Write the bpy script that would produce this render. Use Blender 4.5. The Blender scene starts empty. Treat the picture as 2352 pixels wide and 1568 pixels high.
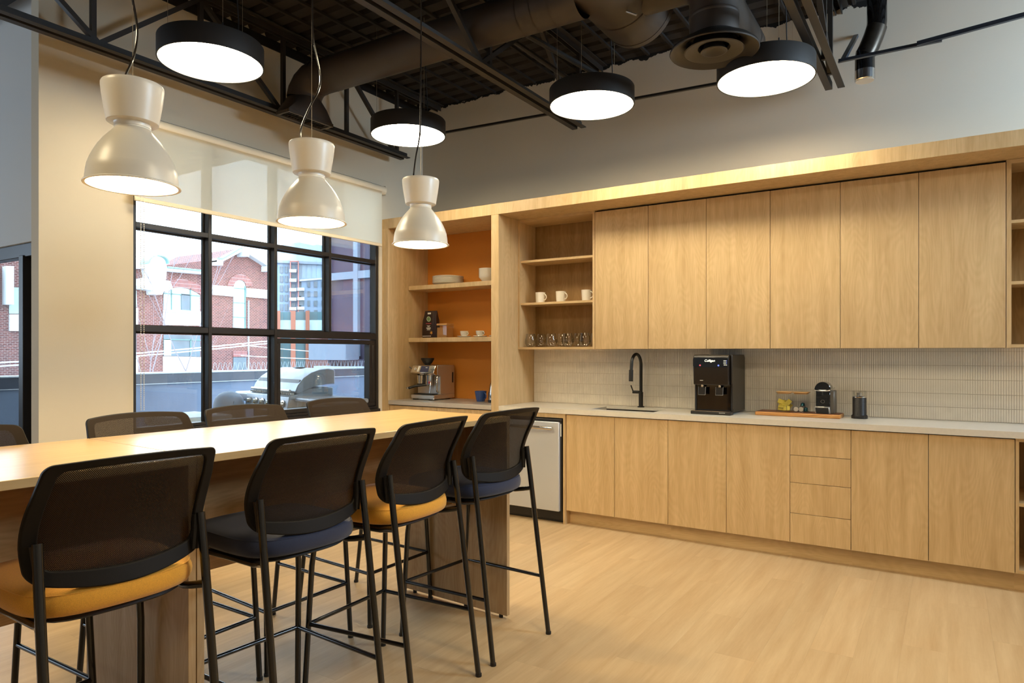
import bpy, bmesh, math, random
from mathutils import Vector, Matrix
PI = math.pi
R = math.radians
rnd = random.Random(7)
SC = bpy.context.scene
C = SC.collection

# ------------------------------------------------------------------ camera, world, lights, exposure
cam = bpy.data.cameras.new('camera')
cam.sensor_width = 36.0
cam.lens = 24.0
cam.shift_y = 25.8 / 2352.0
cam.clip_end = 900
co = bpy.data.objects.new('camera', cam)
C.objects.link(co)
co.location = (0, 0, 1.37)
co.rotation_euler = (R(90), 0, R(32.56))
SC.camera = co

SC.view_settings.view_transform = 'Standard'
SC.view_settings.look = 'None'
SC.view_settings.exposure = 0.28
SC.view_settings.gamma = 1.0
SC.view_settings.use_curve_mapping = False

W = bpy.data.worlds.new('sky')
SC.world = W
W.use_nodes = True
wn = W.node_tree
bg = wn.nodes['Background']
tc = wn.nodes.new('ShaderNodeTexCoord')
sx = wn.nodes.new('ShaderNodeSeparateXYZ')
cr = wn.nodes.new('ShaderNodeValToRGB')
wn.links.new(tc.outputs['Generated'], sx.inputs[0])
wn.links.new(sx.outputs['Z'], cr.inputs[0])
cr.color_ramp.elements[0].position = 0.0
cr.color_ramp.elements[0].color = (0.80, 0.90, 1.0, 1)
cr.color_ramp.elements[1].position = 0.8
cr.color_ramp.elements[1].color = (0.62, 0.80, 1.0, 1)
wn.links.new(cr.outputs[0], bg.inputs[0])
bg.inputs[1].default_value = 6.5

LAMP_DISC = 34.0
LAMP_PEND = 18.0
PEND_SPOT = 44.0


def area(name, loc, rot, sx_, sy_, power, col, portal=False, spread=180):
    l = bpy.data.lights.new(name, 'AREA')
    l.shape = 'RECTANGLE'
    l.size = sx_
    l.size_y = sy_
    l.energy = power
    l.color = col
    l.spread = R(spread)
    if portal:
        l.cycles.is_portal = True
    o = bpy.data.objects.new(name, l)
    o.location = loc
    o.rotation_euler = rot
    C.objects.link(o)
    return o


DAY = (0.62, 0.80, 1.0)
# portals in the real openings (guide the sky light)
area('window_portal', (-4.70, 3.62, 1.75), (0, R(-90), 0), 2.2, 2.35, 1, (1, 1, 1), True)
area('glazing_portal', (-6.6, 2.16, 1.05), (R(-90), 0, 0), 3.8, 2.0, 1, (1, 1, 1), True)
# daylight of the glazed sides of the room behind and beside the camera
area('daylight_left', (-8.8, -1.6, 1.6), (0, R(-90), 0), 2.4, 4.5, 150, DAY)
area('daylight_right_window', (2.62, 4.55, 3.0), (0, R(90), 0), 0.7, 1.2, 120, (0.60, 0.80, 1.0), False, 160)
# the same disc lamps carry on over the part of the room behind the camera
for nm, lx, ly, pw in (('disc_row_a', -.35, 2.1, 27), ('disc_row_b', -2.9, .2, 20), ('disc_row_c', 1.3, 2.6, 11), ('disc_row_d', .3, -1.6, 18)):
    l = area(nm, (lx, ly, 3.04), (0, 0, 0), .57, .57, pw, (1.0, .82, .52))
    l.data.shape = 'DISK'

# ------------------------------------------------------------------ materials


def lin(h):
    if isinstance(h, str):
        v = [int(h[i:i + 2], 16) / 255 for i in (0, 2, 4)]
        return tuple((x / 12.92 if x <= .04045 else ((x + .055) / 1.055) ** 2.4) for x in v) + (1,)
    return tuple(h) + (1,) if len(h) == 3 else tuple(h)


def mat(name, col, rough=0.5, metal=0.0, bump=0.0, bscale=200, spec=0.5, var=0.0, vscale=6, coat=0.0, **k):
    m = bpy.data.materials.new(name)
    m.use_nodes = True
    nt = m.node_tree
    b = nt.nodes['Principled BSDF']
    c = lin(col)
    b.inputs['Base Color'].default_value = c
    b.inputs['Roughness'].default_value = rough
    b.inputs['Metallic'].default_value = metal
    b.inputs['Specular IOR Level'].default_value = spec
    b.inputs['Coat Weight'].default_value = coat
    t = nt.nodes.new('ShaderNodeTexCoord')
    if var > 0:
        n = nt.nodes.new('ShaderNodeTexNoise')
        n.inputs['Scale'].default_value = vscale
        n.inputs['Detail'].default_value = 4
        nt.links.new(t.outputs['Object'], n.inputs['Vector'])
        r = nt.nodes.new('ShaderNodeValToRGB')
        r.color_ramp.elements[0].position = .3
        r.color_ramp.elements[1].position = .7
        r.color_ramp.elements[0].color = tuple(x * (1 - var) for x in c[:3]) + (1,)
        r.color_ramp.elements[1].color = tuple(min(1, x * (1 + var)) for x in c[:3]) + (1,)
        nt.links.new(n.outputs['Fac'], r.inputs[0])
        nt.links.new(r.outputs[0], b.inputs['Base Color'])
    if bump > 0:
        n2 = nt.nodes.new('ShaderNodeTexNoise')
        n2.inputs['Scale'].default_value = bscale
        n2.inputs['Detail'].default_value = 3
        nt.links.new(t.outputs['Object'], n2.inputs['Vector'])
        bp = nt.nodes.new('ShaderNodeBump')
        bp.inputs['Strength'].default_value = bump
        bp.inputs['Distance'].default_value = 0.002
        nt.links.new(n2.outputs['Fac'], bp.inputs['Height'])
        nt.links.new(bp.outputs[0], b.inputs['Normal'])
    for kk, v in k.items():
        b.inputs[kk.replace('_', ' ')].default_value = v
    return m


def wood(name, light, dark, axis='z', rough=0.42, fine=0.55, ring=0.22, islands=False, toned=0.0, coat=0.0):
    """laminate with straight grain and loose cathedral figure running along the given axis"""
    m = bpy.data.materials.new(name)
    m.use_nodes = True
    nt = m.node_tree
    L = nt.links
    N = nt.nodes.new
    b = nt.nodes['Principled BSDF']
    t = N('ShaderNodeTexCoord')
    oi = N('ShaderNodeObjectInfo')
    geo = N('ShaderNodeNewGeometry')
    rv = geo.outputs['Random Per Island'] if islands else oi.outputs['Random']
    ml = N('ShaderNodeMath'); ml.operation = 'MULTIPLY'; ml.inputs[1].default_value = 37.0
    L.new(rv, ml.inputs[0])
    ad = N('ShaderNodeVectorMath'); ad.operation = 'ADD'
    L.new(t.outputs['Object'], ad.inputs[0]); L.new(ml.outputs[0], ad.inputs[1])
    mp = N('ShaderNodeMapping')
    L.new(ad.outputs[0], mp.inputs[0])
    s = {'x': (.07, 1, 1), 'y': (1, .07, 1), 'z': (1, 1, .07)}[axis]
    mp.inputs['Scale'].default_value = s
    # fine fibres
    n1 = N('ShaderNodeTexNoise'); n1.inputs['Scale'].default_value = 130; n1.inputs['Detail'].default_value = 3
    L.new(mp.outputs[0], n1.inputs['Vector'])
    # broad streaks
    n2 = N('ShaderNodeTexNoise'); n2.inputs['Scale'].default_value = 22; n2.inputs['Detail'].default_value = 4; n2.inputs['Distortion'].default_value = .1
    L.new(mp.outputs[0], n2.inputs['Vector'])
    # cathedral figure: contour lines of a slow noise
    n3 = N('ShaderNodeTexNoise'); n3.inputs['Scale'].default_value = 5.5; n3.inputs['Detail'].default_value = 1
    mp2 = N('ShaderNodeMapping'); L.new(ad.outputs[0], mp2.inputs[0])
    mp2.inputs['Scale'].default_value = tuple(.22 if v < 1 else 1 for v in s)
    L.new(mp2.outputs[0], n3.inputs['Vector'])
    f = N('ShaderNodeMath'); f.operation = 'MULTIPLY'; f.inputs[1].default_value = 26
    L.new(n3.outputs['Fac'], f.inputs[0])
    sn = N('ShaderNodeMath'); sn.operation = 'SINE'
    f2 = N('ShaderNodeMath'); f2.operation = 'MULTIPLY'; f2.inputs[1].default_value = 6.28
    L.new(f.outputs[0], f2.inputs[0]); L.new(f2.outputs[0], sn.inputs[0])
    a1 = N('ShaderNodeMath'); a1.operation = 'MULTIPLY_ADD'; a1.inputs[1].default_value = ring * .28; a1.inputs[2].default_value = 0.0
    L.new(sn.outputs[0], a1.inputs[0])
    a2 = N('ShaderNodeMath'); a2.operation = 'MULTIPLY_ADD'; a2.inputs[1].default_value = fine
    L.new(n1.outputs['Fac'], a2.inputs[0]); L.new(a1.outputs[0], a2.inputs[2])
    a3 = N('ShaderNodeMath'); a3.operation = 'MULTIPLY_ADD'; a3.inputs[1].default_value = 1.1
    L.new(n2.outputs['Fac'], a3.inputs[0]); L.new(a2.outputs[0], a3.inputs[2])
    mr = N('ShaderNodeMapRange')
    mid = .5 * fine + .55
    mr.inputs['From Min'].default_value = mid - .38
    mr.inputs['From Max'].default_value = mid + .38
    L.new(a3.outputs[0], mr.inputs[0])
    mx = N('ShaderNodeMix'); mx.data_type = 'RGBA'
    mx.inputs[6].default_value = lin(dark); mx.inputs[7].default_value = lin(light)
    L.new(mr.outputs[0], mx.inputs[0])
    out = mx.outputs[2]
    if toned > 0:
        hs = N('ShaderNodeHueSaturation')
        v = N('ShaderNodeMapRange'); v.inputs['To Min'].default_value = 1 - toned; v.inputs['To Max'].default_value = 1 + toned
        L.new(rv, v.inputs[0]); L.new(v.outputs[0], hs.inputs['Value']); L.new(out, hs.inputs['Color'])
        out = hs.outputs[0]
    L.new(out, b.inputs['Base Color'])
    b.inputs['Roughness'].default_value = rough
    b.inputs['Coat Weight'].default_value = coat
    bp = N('ShaderNodeBump'); bp.inputs['Strength'].default_value = .06; bp.inputs['Distance'].default_value = .001
    L.new(n1.outputs['Fac'], bp.inputs['Height']); L.new(bp.outputs[0], b.inputs['Normal'])
    return m


def emit(name, col, s):
    m = bpy.data.materials.new(name)
    m.use_nodes = True
    nt = m.node_tree
    nt.nodes.remove(nt.nodes['Principled BSDF'])
    e = nt.nodes.new('ShaderNodeEmission')
    e.inputs[0].default_value = lin(col)
    e.inputs[1].default_value = s
    nt.links.new(e.outputs[0], nt.nodes['Material Output'].inputs[0])
    return m


def clear(name, tint=(1, 1, 1), refl=0.08, rough=0.0, fr=.5):
    """thin glass: lets light straight through, with a fresnel reflection"""
    m = bpy.data.materials.new(name)
    m.use_nodes = True
    nt = m.node_tree
    nt.nodes.remove(nt.nodes['Principled BSDF'])
    tr = nt.nodes.new('ShaderNodeBsdfTransparent')
    tr.inputs[0].default_value = lin(tint)
    gl = nt.nodes.new('ShaderNodeBsdfGlossy')
    gl.inputs['Roughness'].default_value = rough
    lw = nt.nodes.new('ShaderNodeLayerWeight')
    lw.inputs[0].default_value = .35
    mu = nt.nodes.new('ShaderNodeMath'); mu.operation = 'MULTIPLY_ADD'
    mu.inputs[1].default_value = fr; mu.inputs[2].default_value = refl * .4
    nt.links.new(lw.outputs['Fresnel'], mu.inputs[0])
    mx = nt.nodes.new('ShaderNodeMixShader')
    nt.links.new(mu.outputs[0], mx.inputs[0])
    nt.links.new(tr.outputs[0], mx.inputs[1]); nt.links.new(gl.outputs[0], mx.inputs[2])
    nt.links.new(mx.outputs[0], nt.nodes['Material Output'].inputs[0])
    return m


OAK_L, OAK_D = 'd8bb8e', 'b99a6c'
M = {}
M['oak'] = wood('oak_laminate', OAK_L, OAK_D, 'z', .45)
M['oak_x'] = wood('oak_laminate_across', OAK_L, OAK_D, 'x', .45)
M['oak_y'] = wood('oak_laminate_deep', OAK_L, OAK_D, 'y', .45)
M['table'] = wood('table_laminate', 'd2b484', 'bd9a66', 'y', .30, .4, .10, coat=.8)
M['table'].node_tree.nodes['Principled BSDF'].inputs['Coat Roughness'].default_value = .24
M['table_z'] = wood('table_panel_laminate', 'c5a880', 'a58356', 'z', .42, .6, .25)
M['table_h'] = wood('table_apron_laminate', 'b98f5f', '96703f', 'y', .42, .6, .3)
M['floor'] = wood('floor_plank', 'd3b88f', 'b7966c', 'y', .42, .25, .05, False, .05)
M['floor_far'] = wood('floor_plank_far', 'd3b88f', 'b7966c', 'y', .42, .25, .05, True, .05)
M['joint'] = mat('floor_joint', 'b2936a', .8)
M['wall'] = mat('wall_paint', 'd3c7b0', .85, bump=.15, bscale=120)
M['wall_cool'] = mat('wall_paint_light', 'd6d4cf', .85, bump=.1, bscale=120)
M['deck'] = mat('ceiling_black', '15110e', .9, var=.4, vscale=9)
M['rib'] = mat('ceiling_rib_black', '221c17', .85)
M['black'] = mat('black_paint', '1b1815', .55, bump=.05)
M['steelblack'] = mat('truss_paint', '2b2621', .55, bump=.08, bscale=60)
M['duct'] = mat('duct_paint', '3a3129', .55, bump=.1, bscale=20, var=.08)
M['diffdark'] = mat('diffuser_paint', '26201a', .5, bump=.05)
M['lampblack'] = mat('lamp_black', '24201c', .6, bump=.1, bscale=600)
M['cream'] = mat('lamp_enamel', 'ddd5c6', .36, spec=.6)
M['alum'] = mat('lamp_rim_white', 'e9e4d8', .3)
M['disc_light'] = emit('disc_diffuser', (1.0, .86, .60), LAMP_DISC)
M['pend_light'] = emit('pendant_diffuser', (1.0, .74, .40), LAMP_PEND)
M['orange'] = mat('orange_paint', 'd0822a', .75, bump=.05)
M['quartz'] = mat('pale_quartz', 'dad3c7', .28, var=.03, vscale=60)
M['quartz2'] = mat('grey_quartz', 'b9afa4', .3, var=.03, vscale=60)
M['tile'] = mat('tile_glaze', 'f0e8da', .28, var=.05, vscale=12, coat=.2)
M['grout'] = mat('tile_grout', 'd8ccb9', .9)
M['void'] = mat('cabinet_gap', '120d09', .9)
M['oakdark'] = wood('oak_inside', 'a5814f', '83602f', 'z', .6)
M['steel'] = mat('brushed_steel', 'c3bcb3', .33, .75, bump=.03)
M['steelhi'] = mat('polished_steel', 'd5cfc6', .14, 1.0)
M['dwdoor'] = mat('dishwasher_steel', 'c6c8cc', .42, .35, bump=.02, bscale=500)
M['plastic'] = mat('black_plastic', '1a1613', .45, bump=.1, bscale=400)
M['gloss'] = mat('black_gloss', '0c0a09', .08, coat=.5)
M['darkbody'] = mat('dark_grey_body', '1f1914', .32, bump=.06, bscale=700)
M['frame'] = mat('stool_frame_plastic', '17120d', .6, bump=.12, bscale=500, spec=.22)
M['tube'] = mat('stool_tube_black', '100e0c', .24, coat=.4)
M['winframe'] = mat('window_frame_bronze', '2c2723', .42, .2)
M['ceramic'] = mat('white_ceramic', 'efe9dc', .18, coat=.4)
M['blueceramic'] = mat('blue_ceramic', '2a4f94', .2, coat=.5)
M['bluein'] = mat('mug_inside', 'c9c3b7', .3)
M['glass'] = clear('window_glass', (.93, .97, .98), .10)
M['frost'] = clear('drink_glass', (.98, .98, .97), .06, 0, .35)
M['jarglass'] = clear('jar_glass', (.985, .985, .975), .04, 0, .16)
M['bamboo'] = wood('bamboo_lid', 'd0a266', 'b58346', 'x', .5)
M['acacia'] = wood('acacia_edge', 'd29a58', 'a8692f', 'x', .45, .5, .5)
M['walnut'] = wood('acacia_top', '7a4422', '532b12', 'x', .45, .5, .5)
M['yellowpkt'] = mat('yellow_packet', 'e6d154', .5, var=.1, vscale=90)
M['ink'] = mat('dark_print', '2a3136', .6)
M['white'] = mat('white_print', 'e9e6df', .6)
M['capteal'] = mat('teal_foil', '14505c', .25, .6)
M['capdark'] = mat('dark_teal_foil', '20343a', .3, .6)
M['capwhite'] = mat('foil_lid', 'd9cfc0', .35, .3)
M['bagbrown'] = mat('coffee_bag_brown', '2f1c17', .35, bump=.5, bscale=25)
M['green'] = mat('seal_green', '6d8a5c', .5)
M['pink'] = mat('red_print', 'a8434f', .5)
M['gold'] = mat('gold_print', 'c8913d', .5)
M['beans'] = mat('light_brown_grounds', 'b98750', .8, bump=.5, bscale=300)
M['shade'] = None
M['chrome'] = mat('chrome', 'dedede', .08, 1.0)
M['rod'] = mat('rod_steel', '3a3f48', .4, .3)
M['wire'] = mat('suspension_wire', 'b7a68c', .35, .8)
M['cable'] = mat('clear_sheathed_cable', '2b231c', .2, coat=.6)


def fabric(name, a, bcol):
    m = mat(name, a, .85, bump=.35, bscale=900, var=.10, vscale=350)
    m.node_tree.nodes['Principled BSDF'].inputs['Sheen Weight'].default_value = .25
    return m


M['yellow'] = fabric('amber_fabric', 'da9a2c', 'e09a2a')
M['navy'] = fabric('navy_fabric', '1b2542', '2a3658')


def mesh_fabric():
    m = bpy.data.materials.new('mesh_backrest')
    m.use_nodes = True
    nt = m.node_tree
    L = nt.links
    N = nt.nodes.new
    b = nt.nodes['Principled BSDF']
    b.inputs['Specular IOR Level'].default_value = .15
    b.inputs['Base Color'].default_value = lin('241a11')
    b.inputs['Roughness'].default_value = .7
    uv = N('ShaderNodeTexCoord')
    sp = N('ShaderNodeSeparateXYZ')
    L.new(uv.outputs['UV'], sp.inputs[0])
    vals = []
    for i in (0, 1):
        mm = N('ShaderNodeMath'); mm.operation = 'MULTIPLY'; mm.inputs[1].default_value = 2 * PI / .0042
        L.new(sp.outputs[i], mm.inputs[0])
        vals.append(mm)
    s1 = N('ShaderNodeMath'); s1.operation = 'ADD'; L.new(vals[0].outputs[0], s1.inputs[0]); L.new(vals[1].outputs[0], s1.inputs[1])
    s2 = N('ShaderNodeMath'); s2.operation = 'SUBTRACT'; L.new(vals[0].outputs[0], s2.inputs[0]); L.new(vals[1].outputs[0], s2.inputs[1])
    c1 = N('ShaderNodeMath'); c1.operation = 'COSINE'; L.new(s1.outputs[0], c1.inputs[0])
    c2 = N('ShaderNodeMath'); c2.operation = 'COSINE'; L.new(s2.outputs[0], c2.inputs[0])
    mi = N('ShaderNodeMath'); mi.operation = 'MINIMUM'; L.new(c1.outputs[0], mi.inputs[0]); L.new(c2.outputs[0], mi.inputs[1])
    gt = N('ShaderNodeMath'); gt.operation = 'GREATER_THAN'; gt.inputs[1].default_value = .62
    L.new(mi.outputs[0], gt.inputs[0])
    inv = N('ShaderNodeMath'); inv.operation = 'SUBTRACT'; inv.inputs[0].default_value = 1
    L.new(gt.outputs[0], inv.inputs[1]); L.new(inv.outputs[0], b.inputs['Alpha'])
    return m


M['mesh'] = mesh_fabric()


def shade_fabric():
    m = bpy.data.materials.new('roller_shade_fabric')
    m.use_nodes = True
    nt = m.node_tree
    nt.nodes.remove(nt.nodes['Principled BSDF'])
    d = nt.nodes.new('ShaderNodeBsdfDiffuse'); d.inputs[0].default_value = lin('f0e6d2')
    t = nt.nodes.new('ShaderNodeBsdfTranslucent'); t.inputs[0].default_value = lin('f7eedb')
    x = nt.nodes.new('ShaderNodeMixShader'); x.inputs[0].default_value = .8
    nt.links.new(d.outputs[0], x.inputs[1]); nt.links.new(t.outputs[0], x.inputs[2])
    tr = nt.nodes.new('ShaderNodeBsdfTransparent')
    y = nt.nodes.new('ShaderNodeMixShader'); y.inputs[0].default_value = .18
    nt.links.new(x.outputs[0], y.inputs[1]); nt.links.new(tr.outputs[0], y.inputs[2])
    nt.links.new(y.outputs[0], nt.nodes['Material Output'].inputs[0])
    return m


M['shade'] = shade_fabric()


def kitchen_wall_mat():
    """painted drywall whose top edge is ragged where the black ceiling coat ends"""
    m = mat('wall_paint_ragged_top', 'c9bfae', .85, bump=.15, bscale=120)
    nt = m.node_tree
    L = nt.links
    N = nt.nodes.new
    b = nt.nodes['Principled BSDF']
    g = N('ShaderNodeNewGeometry')
    s = N('ShaderNodeSeparateXYZ'); L.new(g.outputs['Position'], s.inputs[0])
    n = N('ShaderNodeTexNoise'); n.inputs['Scale'].default_value = 7; n.inputs['Detail'].default_value = 6; n.inputs['Roughness'].default_value = .7
    L.new(g.outputs['Position'], n.inputs['Vector'])
    ma = N('ShaderNodeMath'); ma.operation = 'MULTIPLY_ADD'; ma.inputs[1].default_value = .16
    L.new(n.outputs['Fac'], ma.inputs[0]); L.new(s.outputs['Z'], ma.inputs[2])
    gt = N('ShaderNodeMath'); gt.operation = 'GREATER_THAN'; gt.inputs[1].default_value = 3.915
    L.new(ma.outputs[0], gt.inputs[0])
    mx = N('ShaderNodeMix'); mx.data_type = 'RGBA'
    mx.inputs[6].default_value = lin('c9bfae'); mx.inputs[7].default_value = lin('120e0b')
    L.new(gt.outputs[0], mx.inputs[0]); L.new(mx.outputs[2], b.inputs['Base Color'])
    return m


M['wall_k'] = kitchen_wall_mat()

# ------------------------------------------------------------------ geometry helpers
ORG = {}


class MB:
    def __init__(s):
        s.v = []; s.f = []; s.uv = None

    def add(s, vs, fs):
        o = len(s.v)
        s.v += [tuple(v) for v in vs]
        s.f += [tuple(i + o for i in f) for f in fs]
        return s

    def box(s, x0, x1, y0, y1, z0, z1):
        x0, x1 = min(x0, x1), max(x0, x1); y0, y1 = min(y0, y1), max(y0, y1); z0, z1 = min(z0, z1), max(z0, z1)
        return s.add([(x0, y0, z0), (x1, y0, z0), (x1, y1, z0), (x0, y1, z0), (x0, y0, z1), (x1, y0, z1), (x1, y1, z1), (x0, y1, z1)],
                     [(0, 3, 2, 1), (4, 5, 6, 7), (0, 1, 5, 4), (1, 2, 6, 5), (2, 3, 7, 6), (3, 0, 4, 7)])

    def obox(s, c, u, v, w):
        """oriented box: centre and three half vectors"""
        c, u, v, w = map(Vector, (c, u, v, w))
        vs = [c + a * u + b * v + d * w for d in (-1, 1) for a, b in ((-1, -1), (1, -1), (1, 1), (-1, 1))]
        return s.add(vs, [(0, 3, 2, 1), (4, 5, 6, 7), (0, 1, 5, 4), (1, 2, 6, 5), (2, 3, 7, 6), (3, 0, 4, 7)])

    def bar(s, a, b, w, h, up=(0, 0, 1)):
        a, b = Vector(a), Vector(b)
        d = (b - a); l = d.length; d.normalize()
        sd = d.cross(Vector(up))
        if sd.length < 1e-4: sd = d.cross(Vector((1, 0, 0)))
        sd.normalize(); u = sd.cross(d)
        return s.obox((a + b) / 2, d * l / 2, sd * w / 2, u * h / 2)

    def tube(s, pts, r, n=12, cap=True, sy=1.0):
        pts = [Vector(p) for p in pts]
        rs = r if isinstance(r, (list, tuple)) else [r] * len(pts)
        o = len(s.v)
        t0 = (pts[1] - pts[0]).normalized()
        ref = Vector((0, 0, 1)) if abs(t0.z) < .9 else Vector((1, 0, 0))
        nrm = (ref - t0 * ref.dot(t0)).normalized()
        for i, p in enumerate(pts):
            if i == 0: t = t0
            elif i == len(pts) - 1: t = (pts[i] - pts[i - 1]).normalized()
            else: t = ((pts[i] - pts[i - 1]).normalized() + (pts[i + 1] - pts[i]).normalized()).normalized()
            nrm = (nrm - t * nrm.dot(t)).normalized()
            bn = t.cross(nrm)
            for k in range(n):
                a = 2 * PI * k / n
                s.v.append(tuple(p + (nrm * math.cos(a) + bn * math.sin(a) * sy) * rs[i]))
        for i in range(len(pts) - 1):
            for k in range(n):
                k2 = (k + 1) % n
                s.f.append((o + i * n + k, o + i * n + k2, o + (i + 1) * n + k2, o + (i + 1) * n + k))
        if cap:
            s.f.append(tuple(o + k for k in range(n))[::-1])
            e = o + (len(pts) - 1) * n
            s.f.append(tuple(e + k for k in range(n)))
        return s

    def cyl(s, c, r, h, n=24, r2=None):
        c = Vector(c)
        return s.tube([c, c + Vector((0, 0, h))], [r, r if r2 is None else r2], n)

    def lathe(s, prof, c=(0, 0, 0), n=32, closed=False, axis=None):
        """prof: (r, z) rows; ends are capped when r > 0 unless closed (ring section)"""
        o = len(s.v)
        Mx = Matrix.Identity(3) if axis is None else Vector((0, 0, 1)).rotation_difference(Vector(axis)).to_matrix()
        c = Vector(c)
        for r, z in prof:
            for k in range(n):
                a = 2 * PI * k / n
                s.v.append(tuple(c + Mx @ Vector((r * math.cos(a), r * math.sin(a), z))))
        m = len(prof)
        for i in range(m if closed else m - 1):
            j = (i + 1) % m
            for k in range(n):
                k2 = (k + 1) % n
                s.f.append((o + i * n + k, o + i * n + k2, o + j * n + k2, o + j * n + k))
        if not closed:
            if prof[0][0] > 1e-6: s.f.append(tuple(o + k for k in range(n))[::-1])
            if prof[-1][0] > 1e-6: s.f.append(tuple(o + (m - 1) * n + k for k in range(n)))
        return s

    def prism(s, poly, a, b, axis='y'):
        """2-D outline extruded between a and b; outline axes: y->(x,z), x->(y,z), z->(x,y)"""
        n = len(poly)
        def P(p, q):
            return {'y': (p[0], q, p[1]), 'x': (q, p[0], p[1]), 'z': (p[0], p[1], q)}[axis]
        vs = [P(p, a) for p in poly] + [P(p, b) for p in poly]
        fs = [tuple(range(n))[::-1], tuple(range(n, 2 * n))] + [(i, (i + 1) % n, n + (i + 1) % n, n + i) for i in range(n)]
        return s.add(vs, fs)

    def xf(s, Mx):
        s.v = [tuple(Mx @ Vector(v)) for v in s.v]
        return s

    def build(s, name, m, parent=None, world=True, smooth=True, bevel=0, ang=35, kind=None, label=None, seg=1):
        me = bpy.data.meshes.new(name)
        if world and parent is not None:
            og = ORG.get(parent.name, (0, 0, 0))
            vs = [(a - og[0], b - og[1], c - og[2]) for a, b, c in s.v]
        else:
            vs = s.v
        me.from_pydata(vs, [], s.f)
        if s.uv:
            ul = me.uv_layers.new(name='UVMap')
            for lp in me.loops:
                ul.data[lp.index].uv = s.uv[lp.vertex_index]
        bm = bmesh.new(); bm.from_mesh(me)
        bmesh.ops.recalc_face_normals(bm, faces=bm.faces)
        bm.to_mesh(me); bm.free()
        me.materials.append(m if not isinstance(m, str) else M[m])
        if smooth:
            me.shade_smooth()
            me.set_sharp_from_angle(angle=R(ang))
        o = bpy.data.objects.new(name, me)
        C.objects.link(o)
        if parent is not None:
            o.parent = parent
            ORG[o.name] = ORG.get(parent.name, (0, 0, 0)) if world else (0, 0, 0)
        if bevel:
            bv = o.modifiers.new('bevel', 'BEVEL'); bv.width = bevel; bv.segments = seg; bv.limit_method = 'ANGLE'
        if kind: o['kind'] = kind
        if label: o['label'] = label
        return o


def tag(o, label, cat, group=None):
    o['label'] = label; o['category'] = cat
    if group: o['group'] = group
    return o


def thing(name, label, cat, loc=(0, 0, 0), group=None, rz=0):
    o = bpy.data.objects.new(name, None)
    o.empty_display_size = .05
    C.objects.link(o)
    o.location = loc
    o.rotation_euler = (0, 0, rz)
    ORG[o.name] = tuple(loc)
    return tag(o, label, cat, group)


def dup(o, parent=None):
    c = o.copy(); C.objects.link(c)
    ORG[c.name] = ORG.get(o.name, (0, 0, 0))
    if parent is not None: c.parent = parent
    for ch in list(o.children): dup(ch, c)
    return c


def copy_thing(o, loc, rz, label, group=None):
    c = dup(o); c.location = loc; c.rotation_euler = (0, 0, rz); c['label'] = label
    if group: c['group'] = group
    return c


def struct(o):
    o['kind'] = 'structure'
    return o


def quad_text(word, x, y, z, h, mt, parent, name='lettering', axis='y', spacing=1.0, flip=False, extr=.0004, rot=0, shear=0.0):
    """flat lettering as a real curve-text mesh, facing -Y (axis y)"""
    cu = bpy.data.curves.new(name, 'FONT')
    cu.body = word; cu.size = h; cu.extrude = extr; cu.align_x = 'CENTER'; cu.align_y = 'CENTER'; cu.space_character = spacing; cu.shear = shear
    cu.materials.append(M[mt])
    tmp = bpy.data.objects.new('tmp', cu); C.objects.link(tmp)
    bpy.context.view_layer.update()
    dg = bpy.context.evaluated_depsgraph_get()
    me = bpy.data.meshes.new_from_object(tmp.evaluated_get(dg))
    bpy.data.objects.remove(tmp)
    o = bpy.data.objects.new(name, me); C.objects.link(o)
    og = ORG.get(parent.name, (0, 0, 0))
    o.parent = parent
    o.location = (x - og[0], y - og[1], z - og[2])
    o.rotation_euler = (R(90), rot, 0)
    return o

# ------------------------------------------------------------------ the room
XW = -4.541      # inner face of the window wall
YB = 5.41        # kitchen back wall
ZC = 3.86        # underside of the deck
fl = MB().box(-9.1, 4.1, -5.1, 5.6, -.12, -.008).build('floor', 'joint')
struct(fl)
# planks: 0.18 x 1.22 m, run away from the window-less side towards the kitchen
plank_me = None
PW, PL = .18, 1.22
near_planks, far = [], MB()
col = 0
x = -9.0
while x < 4.0:
    off = (col * .47) % PL
    y = -5.0 - off
    while y < 5.4:
        y0, y1 = max(y, -5.0), min(y + PL, 5.4)
        cx, cy = x + PW / 2, (y0 + y1) / 2
        if y1 - y0 > .02:
            if -4.5 < cx < 1.4 and y1 > .55 and y0 < 4.95:
                near_planks.append((x, x + PW, y0, y1))
            elif x < XW - .1 and y1 > 2.1:
                if y0 < 2.1: far.box(x + .00012, x + PW - .00012, y0, 2.09, -.008, 0)
            else:
                far.box(x + .00012, x + PW - .00012, y0 + .0006, y1 - .0006, -.008, 0)
        y += PL
    x += PW
    col += 1
full = None
for (a, b, c, d) in near_planks:
    if abs((d - c) - PL) < 1e-6:
        if full is None:
            full = MB().box(-PW / 2 + .00012, PW / 2 - .00012, -PL / 2 + .00012, PL / 2 - .00012, -.008, 0).build('plank', 'floor', fl, world=False)
            o = full
        else:
            o = full.copy(); C.objects.link(o)
        o.location = ((a + b) / 2, (c + d) / 2, 0)
    else:
        MB().box(a + .00012, b - .00012, c + .00012, d - .00012, -.008, 0).build('plank', 'floor', fl)
far.build('planks_beyond', 'floor_far', fl, kind='stuff')

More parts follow.
